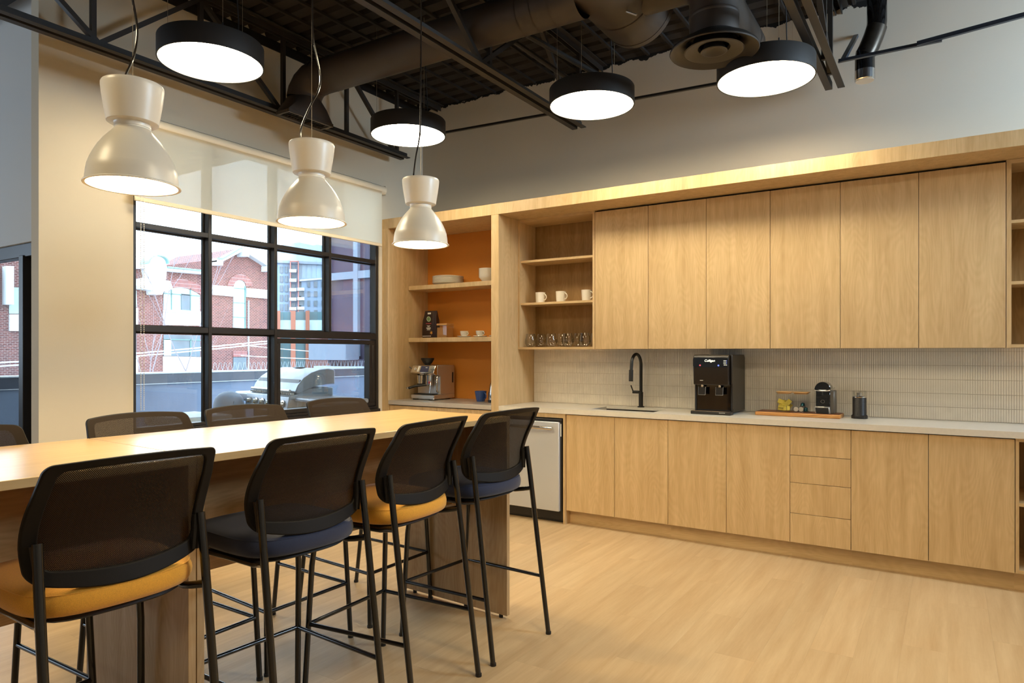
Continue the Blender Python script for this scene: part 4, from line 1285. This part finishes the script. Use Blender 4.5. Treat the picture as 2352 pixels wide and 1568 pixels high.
def jar(x, y, label, s=.098, h=.135):
    t = thing('glass_jar', label, 'jar', (x, y, BT), 'square glass jars on the board')
    a = s / 2
    q = MB()
    outer = [(x + (a) * c_, y + (a) * d_) for c_, d_ in ((-1, -1), (1, -1), (1, 1), (-1, 1))]
    q.box(x - a, x + a, y - a, y - a + .002, BT, BT + h).box(x - a, x + a, y + a - .002, y + a, BT, BT + h).box(x - a, x - a + .002, y - a + .002, y + a - .002, BT, BT + h).box(x + a - .002, x + a, y - a + .002, y + a - .002, BT, BT + h).box(x - a + .002, x + a - .002, y - a + .002, y + a - .002, BT, BT + .002)
    q.build('jar', 'jarglass', t, bevel=.0008)
    MB().box(x - a - .002, x + a + .002, y - a - .002, y + a + .002, BT + h + .0005, BT + h + .0065).box(x - a + .006, x + a - .006, y - a + .006, y + a - .006, BT + h - .009, BT + h + .0005).build('lid', 'bamboo', t, bevel=.002)
    return t


jar(-.996, 5.235, 'square glass jar full of yellow packets, left one on the board')
jar(-.884, 5.235, 'square glass jar holding coffee capsules, right one on the board')
packs = [(-1.013, 5.196, .022, .020, 8, 0), (-.976, 5.194, .030, .030, -4, 0), (-1.01, 5.215, .03, .035, -12, 1), (-.985, 5.225, .045, .04, 14, 1), (-1.015, 5.24, .05, .03, -30, 1), (-.97, 5.24, .040, .03, 35, 1), (-.99, 5.25, .06, .03, 5, 1), (-1.0, 5.262, .030, .03, 60, 1), (-.968, 5.22, .062, .02, -50, 1), (-1.02, 5.225, .066, .02, 20, 1)]
for i, (px, py, dz, _, an, hid) in enumerate(packs):
    ob = MB().obox((0, 0, 0), (.022, 0, 0), (0, .0022, 0), (0, 0, .016)).build('sweetener_packet', 'yellowpkt', None, world=False, bevel=.0015)
    ob.location = (px, py, BT + .0025 + dz if i > 1 else BT + .022)
    ob.rotation_euler = (R(-8 if i % 2 else 10), R(an), R(an * .3))
    lab = ['yellow sweetener packet with dark print facing out, left in the jar', 'yellow sweetener packet with dark print facing out, right in the jar'][i] if i < 2 else 'yellow packet in the loose pile inside the left jar'
    tag(ob, lab, 'packet', 'yellow packets in the left jar')
    if i < 2:
        quad_text("Sweet'N" if i == 0 else 'Splenda', 0, -.0026, .002, .011, 'ink', ob, 'printed_word', rot=(0 if i == 0 else R(90)), extr=.0001)
for i, (cx, cy, cz, tilt, mt_, lb) in enumerate(((-.912, 5.200, .0195, 90, 'capwhite', 'coffee capsule with pale foil lid facing out, left in the jar'),
                                                 (-.879, 5.203, .0195, 90, 'capwhite', 'coffee capsule with pale foil lid facing out, middle of the jar'),
                                                 (-.852, 5.222, .0165, 0, 'capteal', 'dark teal coffee capsule standing at the right of the jar'),
                                                 (-.873, 5.222, .048, 25, 'capteal', 'teal coffee capsule resting on top of the others'))):
    t = thing('coffee_capsule', lb, 'capsule', (cx, cy, BT + cz + .0008), 'coffee capsules in the right jar')
    b1 = MB().lathe([(0, .016), (.010, .014), (.0135, .008), (.0150, -.010), (.0185, -.0115), (.0185, -.013), (0, -.013)], (0, 0, 0), 28).build('shell', 'capdark' if i < 2 else mt_, t, world=False)
    b2 = MB().lathe([(0, -.0132), (.0165, -.0132), (.0165, -.0138), (0, -.0138)], (0, 0, 0), 24).build('foil_lid', 'capwhite', t, world=False)
    t.rotation_euler = (R(-tilt), 0, 0)

ne = thing('pod_machine', 'small black pod coffee machine with chrome lever on the board', 'coffee machine', (-.735, 5.22, BT))
x0, x1 = -.782, -.687
MB().box(x0 + .002, x1 + .026, 5.17, 5.288, BT, BT + .158).build('body', mat('pod_side_grey', '6a6359', .4, .4), ne, bevel=.004)
MB().box(x0 + .006, x1, 5.160, 5.170, BT + .05, BT + .158).build('front_panel', 'gloss', ne, bevel=.002)
MB().prism([(x0 + .004 + .0, BT + .160)] + [(-.735 + .052 * math.cos(PI - PI * k / 14), BT + .163 + .055 * math.sin(PI * k / 14)) for k in range(15)] + [(x1 + .002, BT + .160)], 5.165, 5.28, 'y').build('dome_head', 'gloss', ne, bevel=.003)
MB().tube([(x0 - .008, 5.172, BT + .166), (x0 + .002, 5.155, BT + .160), (-.735, 5.150, BT + .157), (x1 - .002, 5.155, BT + .160), (x1 + .012, 5.20, BT + .170), (x1 + .016, 5.25, BT + .176)], .0045, 10).build('lever', 'chrome', ne)
MB().prism([(x0 - .002, BT + .048), (x1 - .001, BT + .048), (x1 + .004, BT), (x0 + .004, BT)], 5.140, 5.169, 'y').build('drip_tray_housing', 'steel', ne, bevel=.003)
MB().prism([(x0 + .004, BT + .041), (x1 - .008, BT + .041), (x1 - .003, BT + .001), (x0 + .010, BT + .001)], 5.137, 5.141, 'y').build('drip_tray_face', 'plastic', ne, bevel=.002)
MB().cyl((-.735, 5.158, BT + .125), .006, .025, 12).build('outlet', 'black', ne)
for k in range(9):
    MB().box(x0 + .010, x1 - .004, 5.1585, 5.1598, BT + .058 + k * .0085, BT + .0605 + k * .0085).build('front_rib', 'plastic', ne)
MB().lathe([(.011, 0), (.012, 0), (.012, .0006), (.011, .0006)], (-.733, 5.1585, BT + .083), 24, closed=True, axis=(0, -1, 0)).build('round_badge', 'steel', ne)
mf = thing('milk_frother', 'black milk frother with a clear lid, right of the board', 'milk frother', (-.511, 5.225, .92))
MB().lathe([(0, 0), (.050, 0), (.051, .004), (.051, .018), (.047, .022), (.047, .024)], (-.511, 5.225, .9205), 40).build('base', 'plastic', mf)
pr_ = [(.0, .022)]
for k in range(26):
    pr_ += [(.0435, .024 + k * .0045), (.0425, .0262 + k * .0045)]
MB().lathe(pr_ + [(.0435, .142), (.0, .143)], (-.511, 5.225, .9205), 40).build('ribbed_body', 'plastic', mf)
MB().lathe([(.0, .1432), (.044, .1432), (.0445, .150), (.041, .153), (0, .154)], (-.511, 5.225, .9205), 40).build('steel_collar', 'chrome', mf)
MB().cyl((-.511, 5.225, 1.0745), .018, .022, 24).build('lid_core', 'chrome', mf)
MB().lathe([(.0435, .150), (.044, .185), (.047, .187), (.047, .189), (0, .190), (0, .187), (.0425, .185), (.042, .155)], (-.511, 5.225, .9205), 40).build('clear_lid', 'jarglass', mf)

# ------------------------------------------------------------------ outside: the roof deck
M['stucco'] = mat('blue_grey_render', '73829a', .85, bump=.5, bscale=60, var=.08, vscale=5)
M['capdarkm'] = mat('parapet_flashing', '3c4250', .5, var=.2, vscale=6)
M['zinc'] = mat('zinc_edge', 'b9c2cc', .4)
M['decking'] = mat('roof_deck_grey', '8a9098', .8, var=.1, vscale=3)
M['grillgrey'] = mat('grill_steel', '9aa3ad', .4, .45, bump=.1, bscale=80, var=.15, vscale=7)
M['grilldark'] = mat('grill_dark', '3b424c', .45)
M['cover'] = mat('grey_cover_cloth', '8e9aa8', .8, bump=.4, bscale=50)
M['mortarwhite'] = mat('white_stone', 'dfe3e4', .8)
M['copper'] = mat('green_copper', '7fa7a4', .7)
M['winpale'] = mat('pale_window_glass', 'a9c2c4', .15, var=.2, vscale=.5)
M['windark'] = mat('dark_window_glass', '56646e', .15, var=.25, vscale=.7)
M['windfr'] = mat('far_window_frame', '5f8583', .6)
M['plum'] = mat('plum_panel', '4e4558', .6, var=.15, vscale=1.5)
M['greymetal'] = mat('grey_cladding', '8592a3', .6)
M['towergrey'] = mat('tower_grey', '7f93a8', .7)
M['towerglass'] = mat('tower_glass', '9db3c2', .2, var=.15, vscale=.12)
M['redframe'] = mat('red_frame', 'b5766e', .7)
M['orangepier'] = mat('orange_pier', '9f6350', .7)
M['tealglass'] = mat('teal_glass', '4f7178', .15, var=.3, vscale=.3)
M['hazepink'] = mat('pale_pink_block', 'c2a9aa', .8)
M['bark'] = mat('pale_bark', '8b8084', .8)
M['street'] = mat('street_ground', '77797c', .9)


def brick_mat(name, c1, c2, mort, sw=.23, sh=.075):
    m = bpy.data.materials.new(name)
    m.use_nodes = True
    nt = m.node_tree
    b = nt.nodes['Principled BSDF']; b.inputs['Roughness'].default_value = .9
    t = nt.nodes.new('ShaderNodeTexCoord')
    s = nt.nodes.new('ShaderNodeSeparateXYZ'); nt.links.new(t.outputs['Object'], s.inputs[0])
    a = nt.nodes.new('ShaderNodeMath'); a.operation = 'ADD'; nt.links.new(s.outputs['X'], a.inputs[0]); nt.links.new(s.outputs['Y'], a.inputs[1])
    c = nt.nodes.new('ShaderNodeCombineXYZ'); nt.links.new(a.outputs[0], c.inputs[0]); nt.links.new(s.outputs['Z'], c.inputs[1])
    k = nt.nodes.new('ShaderNodeTexBrick')
    nt.links.new(c.outputs[0], k.inputs['Vector'])
    k.inputs['Color1'].default_value = lin(c1); k.inputs['Color2'].default_value = lin(c2); k.inputs['Mortar'].default_value = lin(mort)
    k.inputs['Scale'].default_value = 1
    k.inputs['Mortar Size'].default_value = .010
    k.inputs['Brick Width'].default_value = sw; k.inputs['Row Height'].default_value = sh
    nt.links.new(k.outputs[0], b.inputs['Base Color'])
    return m


M['brick'] = brick_mat('red_brick', '77403a', '5a2f2d', 'a8958f', .26, .10)
M['brickdark'] = brick_mat('dark_red_brick', '8d4a44', '77403e', 'b9a5a2', .10, .26)

dk = struct(MB().box(-8.0, WX0, 2.23, 14, -.25, -.15).build('terrace_floor', 'decking'))
struct(MB().box(-16, -4.7, -4, 2.2, -.25, -.15).build('terrace_floor_side', 'decking'))
pw = thing('parapet_wall', 'blue grey rendered parapet with dark flashing and pale top edge, outside', 'parapet', (-8.1, 5, -.15))
MB().box(-8.28, -8.0, -6, 9.9, -.15, 1.0).build('rendered_wall', 'stucco', pw)
MB().box(-8.30, -7.975, -6, 9.9, 1.0, 1.118).build('flashing', 'capdarkm', pw)
MB().box(-8.31, -7.965, -6, 9.9, 1.118, 1.130).build('top_edge', 'zinc', pw)
MB().box(-7.974, -7.96, -6, 9.9, .995, 1.003).build('drip_edge', 'zinc', pw)
q = MB()
y = 5.35
while y < 9.4:
    for s in (-1, 1):
        q.tube([(-8.12, y, 1.13), (-8.12 - .03 * s, y + .05 * s, 1.24)], .0022, 4)
    y += .075
o = q.build('bird_spikes', 'zinc', None, kind='stuff')
tag(o, 'row of thin bird spikes along the parapet top', 'bird spikes')

# grill, turned a little
gt = thing('gas_grill', 'large grey gas grill with arched hood and control knobs, outside the window', 'grill', (-5.24, 4.37, -.15), None, R(-12.6))
# local x runs left (-) along the front, y to the back, z measured from the deck (+.15)
Z0 = .15
prof = [(.0, .996), (.03, 1.06), (.09, 1.125), (.17, 1.175), (.26, 1.205), (.35, 1.215), (.415, 1.205), (.425, 1.19), (.425, 1.06), (.34, 1.06), (.20, 1.04), (.06, .985), (.02, .975)]
MB().prism([(a, b + Z0) for a, b in prof], -.93, 0, 'x').build('hood', 'grillgrey', gt, world=False, bevel=.008, seg=2)
MB().prism([(.004, 1.005 + Z0), (.012, 1.0 + Z0), (.075, 1.105 + Z0), (.066, 1.112 + Z0)], -.90, -.03, 'x').build('hood_window_band', 'grilldark', gt, world=False)
MB().tube([(-.88, -.03, 1.005 + Z0), (-.05, -.03, 1.005 + Z0)], .013, 12).build('hood_handle', 'steel', gt, world=False)
MB().box(-.60, -.42, .28, .33, 1.213 + Z0, 1.222 + Z0).build('temperature_plate', 'grilldark', gt, world=False, bevel=.004)
MB().box(-.90, -.02, .03, .42, .82 + Z0, 1.03 + Z0).build('firebox', 'grillgrey', gt, world=False, bevel=.01)
MB().prism([(-.06, .955 + Z0), (.03, .975 + Z0), (.03, .80 + Z0), (-.09, .80 + Z0)], -.93, 0, 'x').build('control_panel', 'grillgrey', gt, world=False, bevel=.006)
for k in range(6):
    kn = MB().lathe([(0, .03), (.020, .03), (.024, .0), (.038, -.002), (.038, -.008), (0, -.008)], (-.10 - k * .145, -.085, .88 + Z0), 20, axis=(0, -1, .15)).build('knob', 'steelhi', gt, world=False)
for k in range(26):
    MB().box(-.91 + k * .035, -.895 + k * .035, -.035, .0, .968 + Z0, .985 + Z0).build('vent_slat', 'steel', gt, world=False)
MB().box(.02, .62, -.02, .42, .90 + Z0, .945 + Z0).build('side_shelf', 'grillgrey', gt, world=False, bevel=.015, seg=2)
MB().box(-1.30, -.95, -.04, .42, .86 + Z0, .955 + Z0).build('side_shelf', 'grillgrey', gt, world=False, bevel=.02, seg=2)
MB().box(-.92, -.01, .0, .42, .08, .80 + Z0).build('cabinet', 'grilldark', gt, world=False, bevel=.01)
for cx in (-.86, -.08):
    for cy in (.05, .37):
        MB().tube([(cx - .015, cy, .04), (cx + .015, cy, .04)], .04, 14).build('wheel', 'plastic', gt, world=False)
kg = thing('kettle_grill', 'round covered kettle grill left of the gas grill, outside', 'grill', (-6.3, 4.4, -.15))
MB().lathe([(0, .972), (.05, .966), (.10, .94), (.135, .90), (.152, .84), (.158, .78), (.165, .70), (.18, .5), (.2, .25), (.21, .0), (.0, .0)][::-1], (-6.3, 4.4, 0), 36).build('cloth_cover', 'cover', kg)
MB().tube([(-6.16, 4.33, .70), (-6.155, 4.335, .80), (-6.165, 4.36, .87), (-6.21, 4.37, .93), (-6.28, 4.37, .966)], .004, 6).build('cover_seam', 'grilldark', kg)
for k in range(3):
    a = R(30 + 120 * k)
    MB().tube([(-6.3 + .15 * math.cos(a), 4.4 + .15 * math.sin(a), .05), (-6.3 + .2 * math.cos(a), 4.4 + .2 * math.sin(a), -.149)], .012, 8).build('leg', 'grilldark', kg)
bn = thing('bench', 'white bench end low at the foot of the first window bay, outside', 'bench', (-5.9, 3.75, -.15))
MB().box(-6.2, -5.6, 3.45, 3.95, .72, .80).build('bench_top', 'mortarwhite', bn, bevel=.01)
for (cx, cy) in ((-6.15, 3.5), (-5.65, 3.5), (-6.15, 3.9), (-5.65, 3.9)):
    MB().box(cx - .03, cx + .03, cy - .03, cy + .03, -.149, .72).build('leg', 'mortarwhite', bn)

# ------------------------------------------------------------------ outside: buildings
TH = R(32.56)


def at(px, py, X):
    """pixel of the photo -> point on the real facade plane x = X"""
    r = (px - 1176) / 1568
    u = (809.8 - py) / 1568
    dx, dy = r * math.cos(TH) - math.sin(TH), r * math.sin(TH) + math.cos(TH)
    t = X / dx
    return (dy * t, 1.37 + u * t)


BX = -45.0
bb = thing('brick_building', 'red brick building with white trims, arched windows and a gable', 'building', (BX, 27, -5))


def facade(nm, pts, m_, d0=0.0, d1=.05, **k):
    """outline given by photo pixels, lifted to the facade plane and extruded towards the street"""
    return MB().prism([at(px, py, BX) for px, py in pts], BX + d0, BX + d1, 'x').build(nm, m_, bb, smooth=False, **k)


yL, zL = at(150, 612, BX)
base = [(at(-60, 600, BX)[0], -5), (at(-60, 600, BX)[0], at(306, 612, BX)[1]), at(306, 612, BX), at(459, 624, BX), at(487, 620, BX), at(487, 597, BX), at(500, 596, BX), at(548, 571, BX), at(607, 615, BX), at(607, 623, BX), at(635, 625, BX), (at(635, 625, BX)[0], -5)]
MB().prism(base, BX - 8, BX, 'x').build('brick_wall', 'brick', bb, smooth=False)
facade('cornice', [(240, 609), (322, 611), (322, 618), (240, 616)], 'mortarwhite', 0, .5)
facade('cornice', [(369, 616), (465, 625), (465, 631), (369, 623)], 'mortarwhite', 0, .5)
facade('copper_ridge', [(372, 613), (465, 622), (465, 625), (372, 616)], 'copper', 0, .7)
# dome topped white pier
dome = [(323, 618), (322, 606)] + [(344.5 + 21 * math.cos(PI - PI * k / 12), 606 - 16 * math.sin(PI * k / 12)) for k in range(1, 12)] + [(367, 606), (368, 618), (367, 633)]
facade('white_pier', dome + [(365, 645), (375, 646), (382, 664), (374, 668), (361, 670), (357, 678), (337, 677), (335, 668), (312, 664), (306, 656), (313, 640), (326, 641), (327, 632)], 'mortarwhite', 0, .8)
facade('dome_rim', [(321, 608)] + [(344.5 + 24 * math.cos(PI - PI * k / 12), 606 - 19 * math.sin(PI * k / 12)) for k in range(13)] + [(366, 608)] + [(344.5 + 21 * math.cos(PI * k / 12), 606 - 16 * math.sin(PI * k / 12)) for k in range(13)], 'copper', 0, 1.1)
# gable trims
facade('gable_coping', [(487, 594), (498, 594), (548, 568), (556, 573), (607, 608), (608, 614), (548, 577), (500, 602), (487, 602)], 'mortarwhite', 0, .6)
facade('copper_ridge', [(487, 593), (498, 594), (541, 569), (541, 572), (498, 597), (487, 596)], 'copper', .6, .8)
facade('gable_key_block', [(543, 570), (558, 572), (558, 591), (544, 590)], 'mortarwhite', 0, .75)
facade('eave_block', [(487, 599), (499, 600), (499, 611), (487, 610)], 'mortarwhite', 0, .7)
facade('eave_block', [(600, 612), (610, 613), (610, 625), (600, 624)], 'mortarwhite', 0, .7)
facade('white_band', [(487, 655), (533, 658.5), (533, 681), (487, 677)], 'mortarwhite', 0, .2)
facade('white_band', [(564, 662), (612, 666), (612, 686), (564, 682)], 'mortarwhite', 0, .2)
# tall narrow arched window
arch = [(536 + 13 + 13.5 * math.cos(PI - PI * k / 12), 657 - 14 * math.sin(PI * k / 12)) for k in range(13)]
ring = [(549.5 + 28 * math.cos(PI - PI * k / 14), 657 - 27 * math.sin(PI * k / 14)) for k in range(15)]
facade('brick_arch', ring + [(563 - 26.5 * 0 + 0, 657)] + [(549 + 14 * math.cos(PI * k / 12), 657 - 14 * math.sin(PI * k / 12)) for k in range(13)], 'brickdark', 0, .12)
w = facade('arched_window', arch + [(562, 754), (534.5, 752)], 'winpale', 0, .06)


def sub(nm, pts, m_, parent, d0=.06, d1=.12):
    return MB().prism([at(px, py, BX) for px, py in pts], BX + d0, BX + d1, 'x').build(nm, m_, parent, smooth=False)


for y_ in (661, 694, 727):
    sub('glazing_bar', [(534.5, y_), (562, y_ + 1.5), (562, y_ + 2.7), (534.5, y_ + 1.2)], 'windfr', w)
sub('glazing_bar', [(560.5, 657), (562.5, 657), (562.5, 754), (560.5, 754)], 'windfr', w)
# big segmental window
seg_top = [(375, 671), (383, 665), (394, 661.5), (406, 660), (418, 660.5), (430, 663), (442, 667.5), (452, 673), (458, 678)]
facade('brick_arch', [(369, 668), (378, 648), (392, 643), (407, 641), (422, 642), (437, 646), (452, 652), (459, 657), (459, 676)] + seg_top[::-1][1:], 'brickdark', 0, .12)
w = facade('arched_window', seg_top + [(458, 715), (375, 710)], 'winpale', 0, .06)
for x_ in (391.5, 435):
    sub('glazing_bar', [(x_, 661), (x_ + 1.6, 661), (x_ + 1.6, 713), (x_, 712)], 'windfr', w)
sub('glazing_bar', [(375, 672.5), (457, 679), (457, 680.5), (375, 674)], 'windfr', w)
sub('open_casement', [(414.5, 674), (434, 676), (434, 712), (414.5, 711)], 'windark', w)
facade('white_sill', [(374, 711), (459, 716), (459, 748), (374, 746)], 'mortarwhite', 0, .15)
facade('sill_edge', [(374, 711), (459, 716), (459, 721), (374, 716)], 'mortarwhite', .15, .4)
w = facade('lower_window', [(375, 768), (459, 770), (459, 819), (375, 817)], 'windark', 0, .06)
sub('pale_blind', [(375, 779), (391, 779), (391, 817), (375, 817)], 'winpale', w)
sub('glazing_bar', [(375, 778), (459, 780), (459, 782), (375, 780)], 'windfr', w)
sub('glazing_bar', [(435, 780), (437, 780), (437, 818), (435, 818)], 'windfr', w)
facade('white_sill', [(374, 818), (459, 820), (459, 862), (374, 862)], 'mortarwhite', 0, .15)
facade('arched_window', [(290, 668), (300, 663), (306, 661), (312.5, 668), (312.5, 706), (290, 705)], 'winpale', 0, .06)
facade('white_sill', [(250, 706), (315, 708), (315, 745), (250, 745)], 'mortarwhite', 0, .15)
facade('white_sill', [(250, 818), (315, 818), (315, 862), (250, 862)], 'mortarwhite', 0, .15)
facade('lower_window', [(250, 765), (312, 766), (312, 816), (250, 815)], 'windark', 0, .06)
facade('small_window', [(535, 820), (565, 820), (565, 850), (535, 850)], 'windark', 0, .06)
facade('brick_lintel', [(534, 806), (566, 806), (566, 819), (534, 819)], 'brickdark', .0, .1)
facade('downpipe', [(569, 690), (570.5, 690), (570.5, 855), (569, 855)], 'zinc', .0, .12)
# more of the same block to the left, seen through the alcove glazing
for x_ in (-30, 5, 215):
    facade('white_pier', [(x_, 612), (x_ + 18, 612), (x_ + 18, 700), (x_, 700)], 'mortarwhite', 0, .5)
facade('lower_window', [(20, 660), (60, 660), (60, 720), (20, 720)], 'winpale', 0, .06)
facade('white_sill', [(20, 722), (60, 722), (60, 760), (20, 760)], 'mortarwhite', 0, .15)


def far_thing(name, label, cat, px, depth, group=None):
    """object far away whose front squarely faces the terrace; returns empty and a (px, py) -> local mapper"""
    r = (px - 1176) / 1568
    x, y = (r * math.cos(TH) - math.sin(TH)) * depth, (r * math.sin(TH) + math.cos(TH)) * depth
    t = thing(name, label, cat, (x, y, 0), group, math.atan2(-x, y))
    kx = math.hypot(x, y)
    an0 = math.atan2(-x, y)

    def loc(qx, qy):
        rr = (qx - 1176) / 1568
        dx, dy = rr * math.cos(TH) - math.sin(TH), rr * math.sin(TH) + math.cos(TH)
        # intersect the view ray with the facade plane through (x, y) facing the origin
        tt = kx * kx / (dx * x + dy * y)
        hx, hy = dx * tt - x, dy * tt - y
        return (hx * math.cos(an0) + hy * math.sin(an0), 1.37 + (809.8 - qy) / 1568 * tt)
    return t, loc


def plate(t, loc, nm, pts, m_, y0=0.0, y1=.4, parent=None):
    return MB().prism([loc(a, b) for a, b in pts], -y1, y0, 'y').build(nm, m_, parent or t, world=False, smooth=False)


def rect(a, b, c, d):
    return [(a, b), (c, b), (c, d), (a, d)]


ap, lc = far_thing('apartment_tower', 'grey apartment tower with white balconies and red frames', 'building', 697, 200)
plate(ap, lc, 'main_block', rect(630, 603, 685, 862), 'towergrey', 8, 0)
plate(ap, lc, 'glass_block', [(685, 602), (762, 606), (762, 862), (685, 862)], 'towerglass', 8, -.5)
plate(ap, lc, 'roof_edge', [(634, 598), (686, 600), (762, 604), (762, 609), (685, 606), (634, 604)], 'greymetal', 3, 1)
plate(ap, lc, 'lower_block', [(692, 640), (762, 637), (762, 862), (692, 862)], 'towergrey', 5, 1.0)
plate(ap, lc, 'roof_edge', [(688, 643), (762, 637), (762, 641), (688, 647)], 'zinc', 4, 1.6)
for k in range(6):
    plate(ap, lc, 'glass_mullion', rect(692 + k * 11.5, 607, 693 + k * 11.5, 638), 'towergrey', 0, -.2)
for r_ in range(5):
    y_ = 612 + r_ * 21.6
    for c_ in (643, 654):
        f = plate(ap, lc, 'window', rect(c_, y_, c_ + 7.5, y_ + 15), 'windark', 0, .3)
        plate(ap, lc, 'window_mullion', rect(c_ + 3.4, y_, c_ + 4.2, y_ + 15), 'greymetal', -.3, .5, f)
    plate(ap, lc, 'window', rect(669, y_ - 2, 678, y_ + 13), 'windark', 0, .3)
    if r_ > 0:
        plate(ap, lc, 'window', rect(706, y_ + 14 - 12 + 12, 712, y_ + 27), 'windark', 0, 1.3)
        plate(ap, lc, 'window', rect(721, y_ + 14 - 10 + 10, 729, y_ + 27), 'windark', 0, 1.3)
        plate(ap, lc, 'window', rect(738, y_ + 14, 746, y_ + 27), 'windark', 0, 1.3)
    plate(ap, lc, 'balcony', rect(665, y_ + 8, 681, y_ + 14.5), 'mortarwhite', 0, 2.2)
    if r_ > 1:
        plate(ap, lc, 'balcony', rect(683, y_ + 7, 699, y_ + 13.5), 'mortarwhite', 0, 2.2)
        plate(ap, lc, 'window', rect(686, y_ + 14, 698, y_ + 25), 'windark', 0, 1.3)
for x_ in (666, 684):
    plate(ap, lc, 'red_pier', rect(x_, 601, x_ + 2.4, 740), 'redframe', 0, 1.6)
plate(ap, lc, 'red_lintel', rect(666, 600, 686, 602.5), 'redframe', 0, 1.6)
ho, lh = far_thing('glass_roof_building', 'pale hazy building with a shallow pointed glass roof', 'building', 690, 260)
plate(ho, lh, 'pointed_roof', [(620, 566), (687, 556), (719, 563), (728, 561), (775, 570), (775, 858), (620, 858)], 'towerglass', 6, 0)
hp, l3 = far_thing('pale_block', 'pale pink high-rise just behind the brick gable', 'building', 590, 230)
plate(hp, l3, 'block', rect(514, 574, 532, 860), 'hazepink', 8, 0)
plate(hp, l3, 'block', [(560, 575), (620, 583), (660, 590), (660, 860), (560, 860)], 'hazepink', 8, .5)
lb_, l4 = far_thing('low_office', 'low building with orange brick piers and teal glazing, beyond the parapet', 'building', 700, 75)
plate(lb_, l4, 'teal_wall', rect(630, 716, 765, 900), 'tealglass', 5, 0)
plate(lb_, l4, 'glass_strip', rect(630, 735, 765, 758), 'winpale', 0, .1)
for x_, w__ in ((631, 13), (668, 11), (702, 9)):
    plate(lb_, l4, 'orange_pier', rect(x_, 714, x_ + w__, 900), 'orangepier', 0, .5)
plate(lb_, l4, 'brick_end', rect(711, 770, 765, 900), 'brick', 0, .8)

db = thing('dark_building', 'dark plum panelled building with pale grey frames, right side of the window', 'building', (-9, 10, 0))
MB().box(-10.86, -5.5, 10, 16, 1.15, 9).build('panelled_wall', 'plum', db, smooth=False)
MB().box(-10.9, -5.5, 9.93, 10, 2.87, 3.02).build('grey_rail', 'greymetal', db, smooth=False)
MB().box(-10.9, -5.5, 9.93, 10, 3.95, 4.3).build('grey_rail', 'greymetal', db, smooth=False)
MB().box(-10.15, -10.03, 9.92, 10, 1.3, 6).build('grey_post', 'greymetal', db, smooth=False)
MB().box(-9.6, -9.5, 9.92, 10, 1.3, 6).build('grey_post', 'greymetal', db, smooth=False)
MB().box(-10.88, -10.86, 9.92, 10.5, 1.15, 9).build('corner_trim', 'greymetal', db, smooth=False)
MB().box(-11.05, -9.98, 9.55, 9.93, 1.22, 1.62).build('vent_box', 'greymetal', db, bevel=.01)
MB().box(-10.95, -5.5, 9.6, 10, 1.02, 1.10).build('ledge', 'zinc', db, smooth=False)
MB().box(-10.8, -5.5, 9.9, 10.05, 1.10, 1.24).build('dark_plinth', 'plum', db, smooth=False)

for i, (za, zb, sag) in enumerate(((1.404, 1.66, .05), (1.342, 1.60, .05), (1.55, 1.40, .12), (1.30, 1.22, .08))):
    ys = (4.0, 11.2) if i < 2 else (10.2, 17)
    pts = []
    for k in range(13):
        f = k / 12
        yy = ys[0] + (ys[1] - ys[0]) * f
        if i < 2:
            zz_ = za + (zb - za) * (yy - 7.575) / (10.8 - 7.575) - sag * math.sin(PI * f)
        else:
            zz_ = za + (zb - za) * f - sag * math.sin(PI * f)
        pts.append((-14.0 - i * .05, yy, zz_))
    o = MB().tube(pts, .014 if i < 2 else .010, 6).build('overhead_cable', mat('cable_white_%d' % i, 'd9dde2', .5) if i == 0 else bpy.data.materials['cable_white_0'], None)
    tag(o, ['upper of the two thick pale cables crossing the left window bays', 'lower of the two thick pale cables crossing the left window bays', 'thin pale cable dipping across the lower right sash', 'lowest thin pale cable across the lower right sash'][i], 'cable', 'overhead street cables')


def tree(label, base, seed, h, spread, r0=.022):
    rr = random.Random(seed)
    t = thing('bare_tree', label, 'tree', base, 'bare street trees')
    bx_, by_, bz_ = base

    def grow(p, d, L, r, lvl):
        pts = [p]
        q_ = Vector(p); dd = Vector(d)
        for k in range(4):
            dd = (dd + Vector((rr.uniform(-.12, .12), rr.uniform(-.12, .12), rr.uniform(-.02, .08)))).normalized()
            q_ = q_ + dd * L / 4
            pts.append(tuple(q_))
        MB().tube(pts, [r, r * .9, r * .75, r * .6, r * .45], 5).build('trunk' if lvl == 0 else 'branch', 'bark', t)
        if lvl < 3:
            for k in range(3 if lvl < 2 else 2):
                i_ = rr.choice([2, 3, 4])
                nd = (dd + Vector((rr.uniform(-1, 1) * spread, rr.uniform(-1, 1) * spread, rr.uniform(0, .4)))).normalized()
                grow(pts[i_], nd, L * rr.uniform(.5, .75), r * .55, lvl + 1)
    grow(base, (0, 0, 1), h, r0, 0)


tree('bare tree in front of the white domed pier', (-13, 7.30, -2.2), 3, 3.3, .55)
tree('bare tree in front of the big arched window', (-13.5, 8.35, -2.2), 8, 3.2, .5)
tree('bare tree in front of the apartment tower', (-26, 25.2, -4.5), 5, 5.5, .6, .05)
struct(MB().box(-320, -8.3, -150, 300, -5.2, -5).build('street', 'street'))
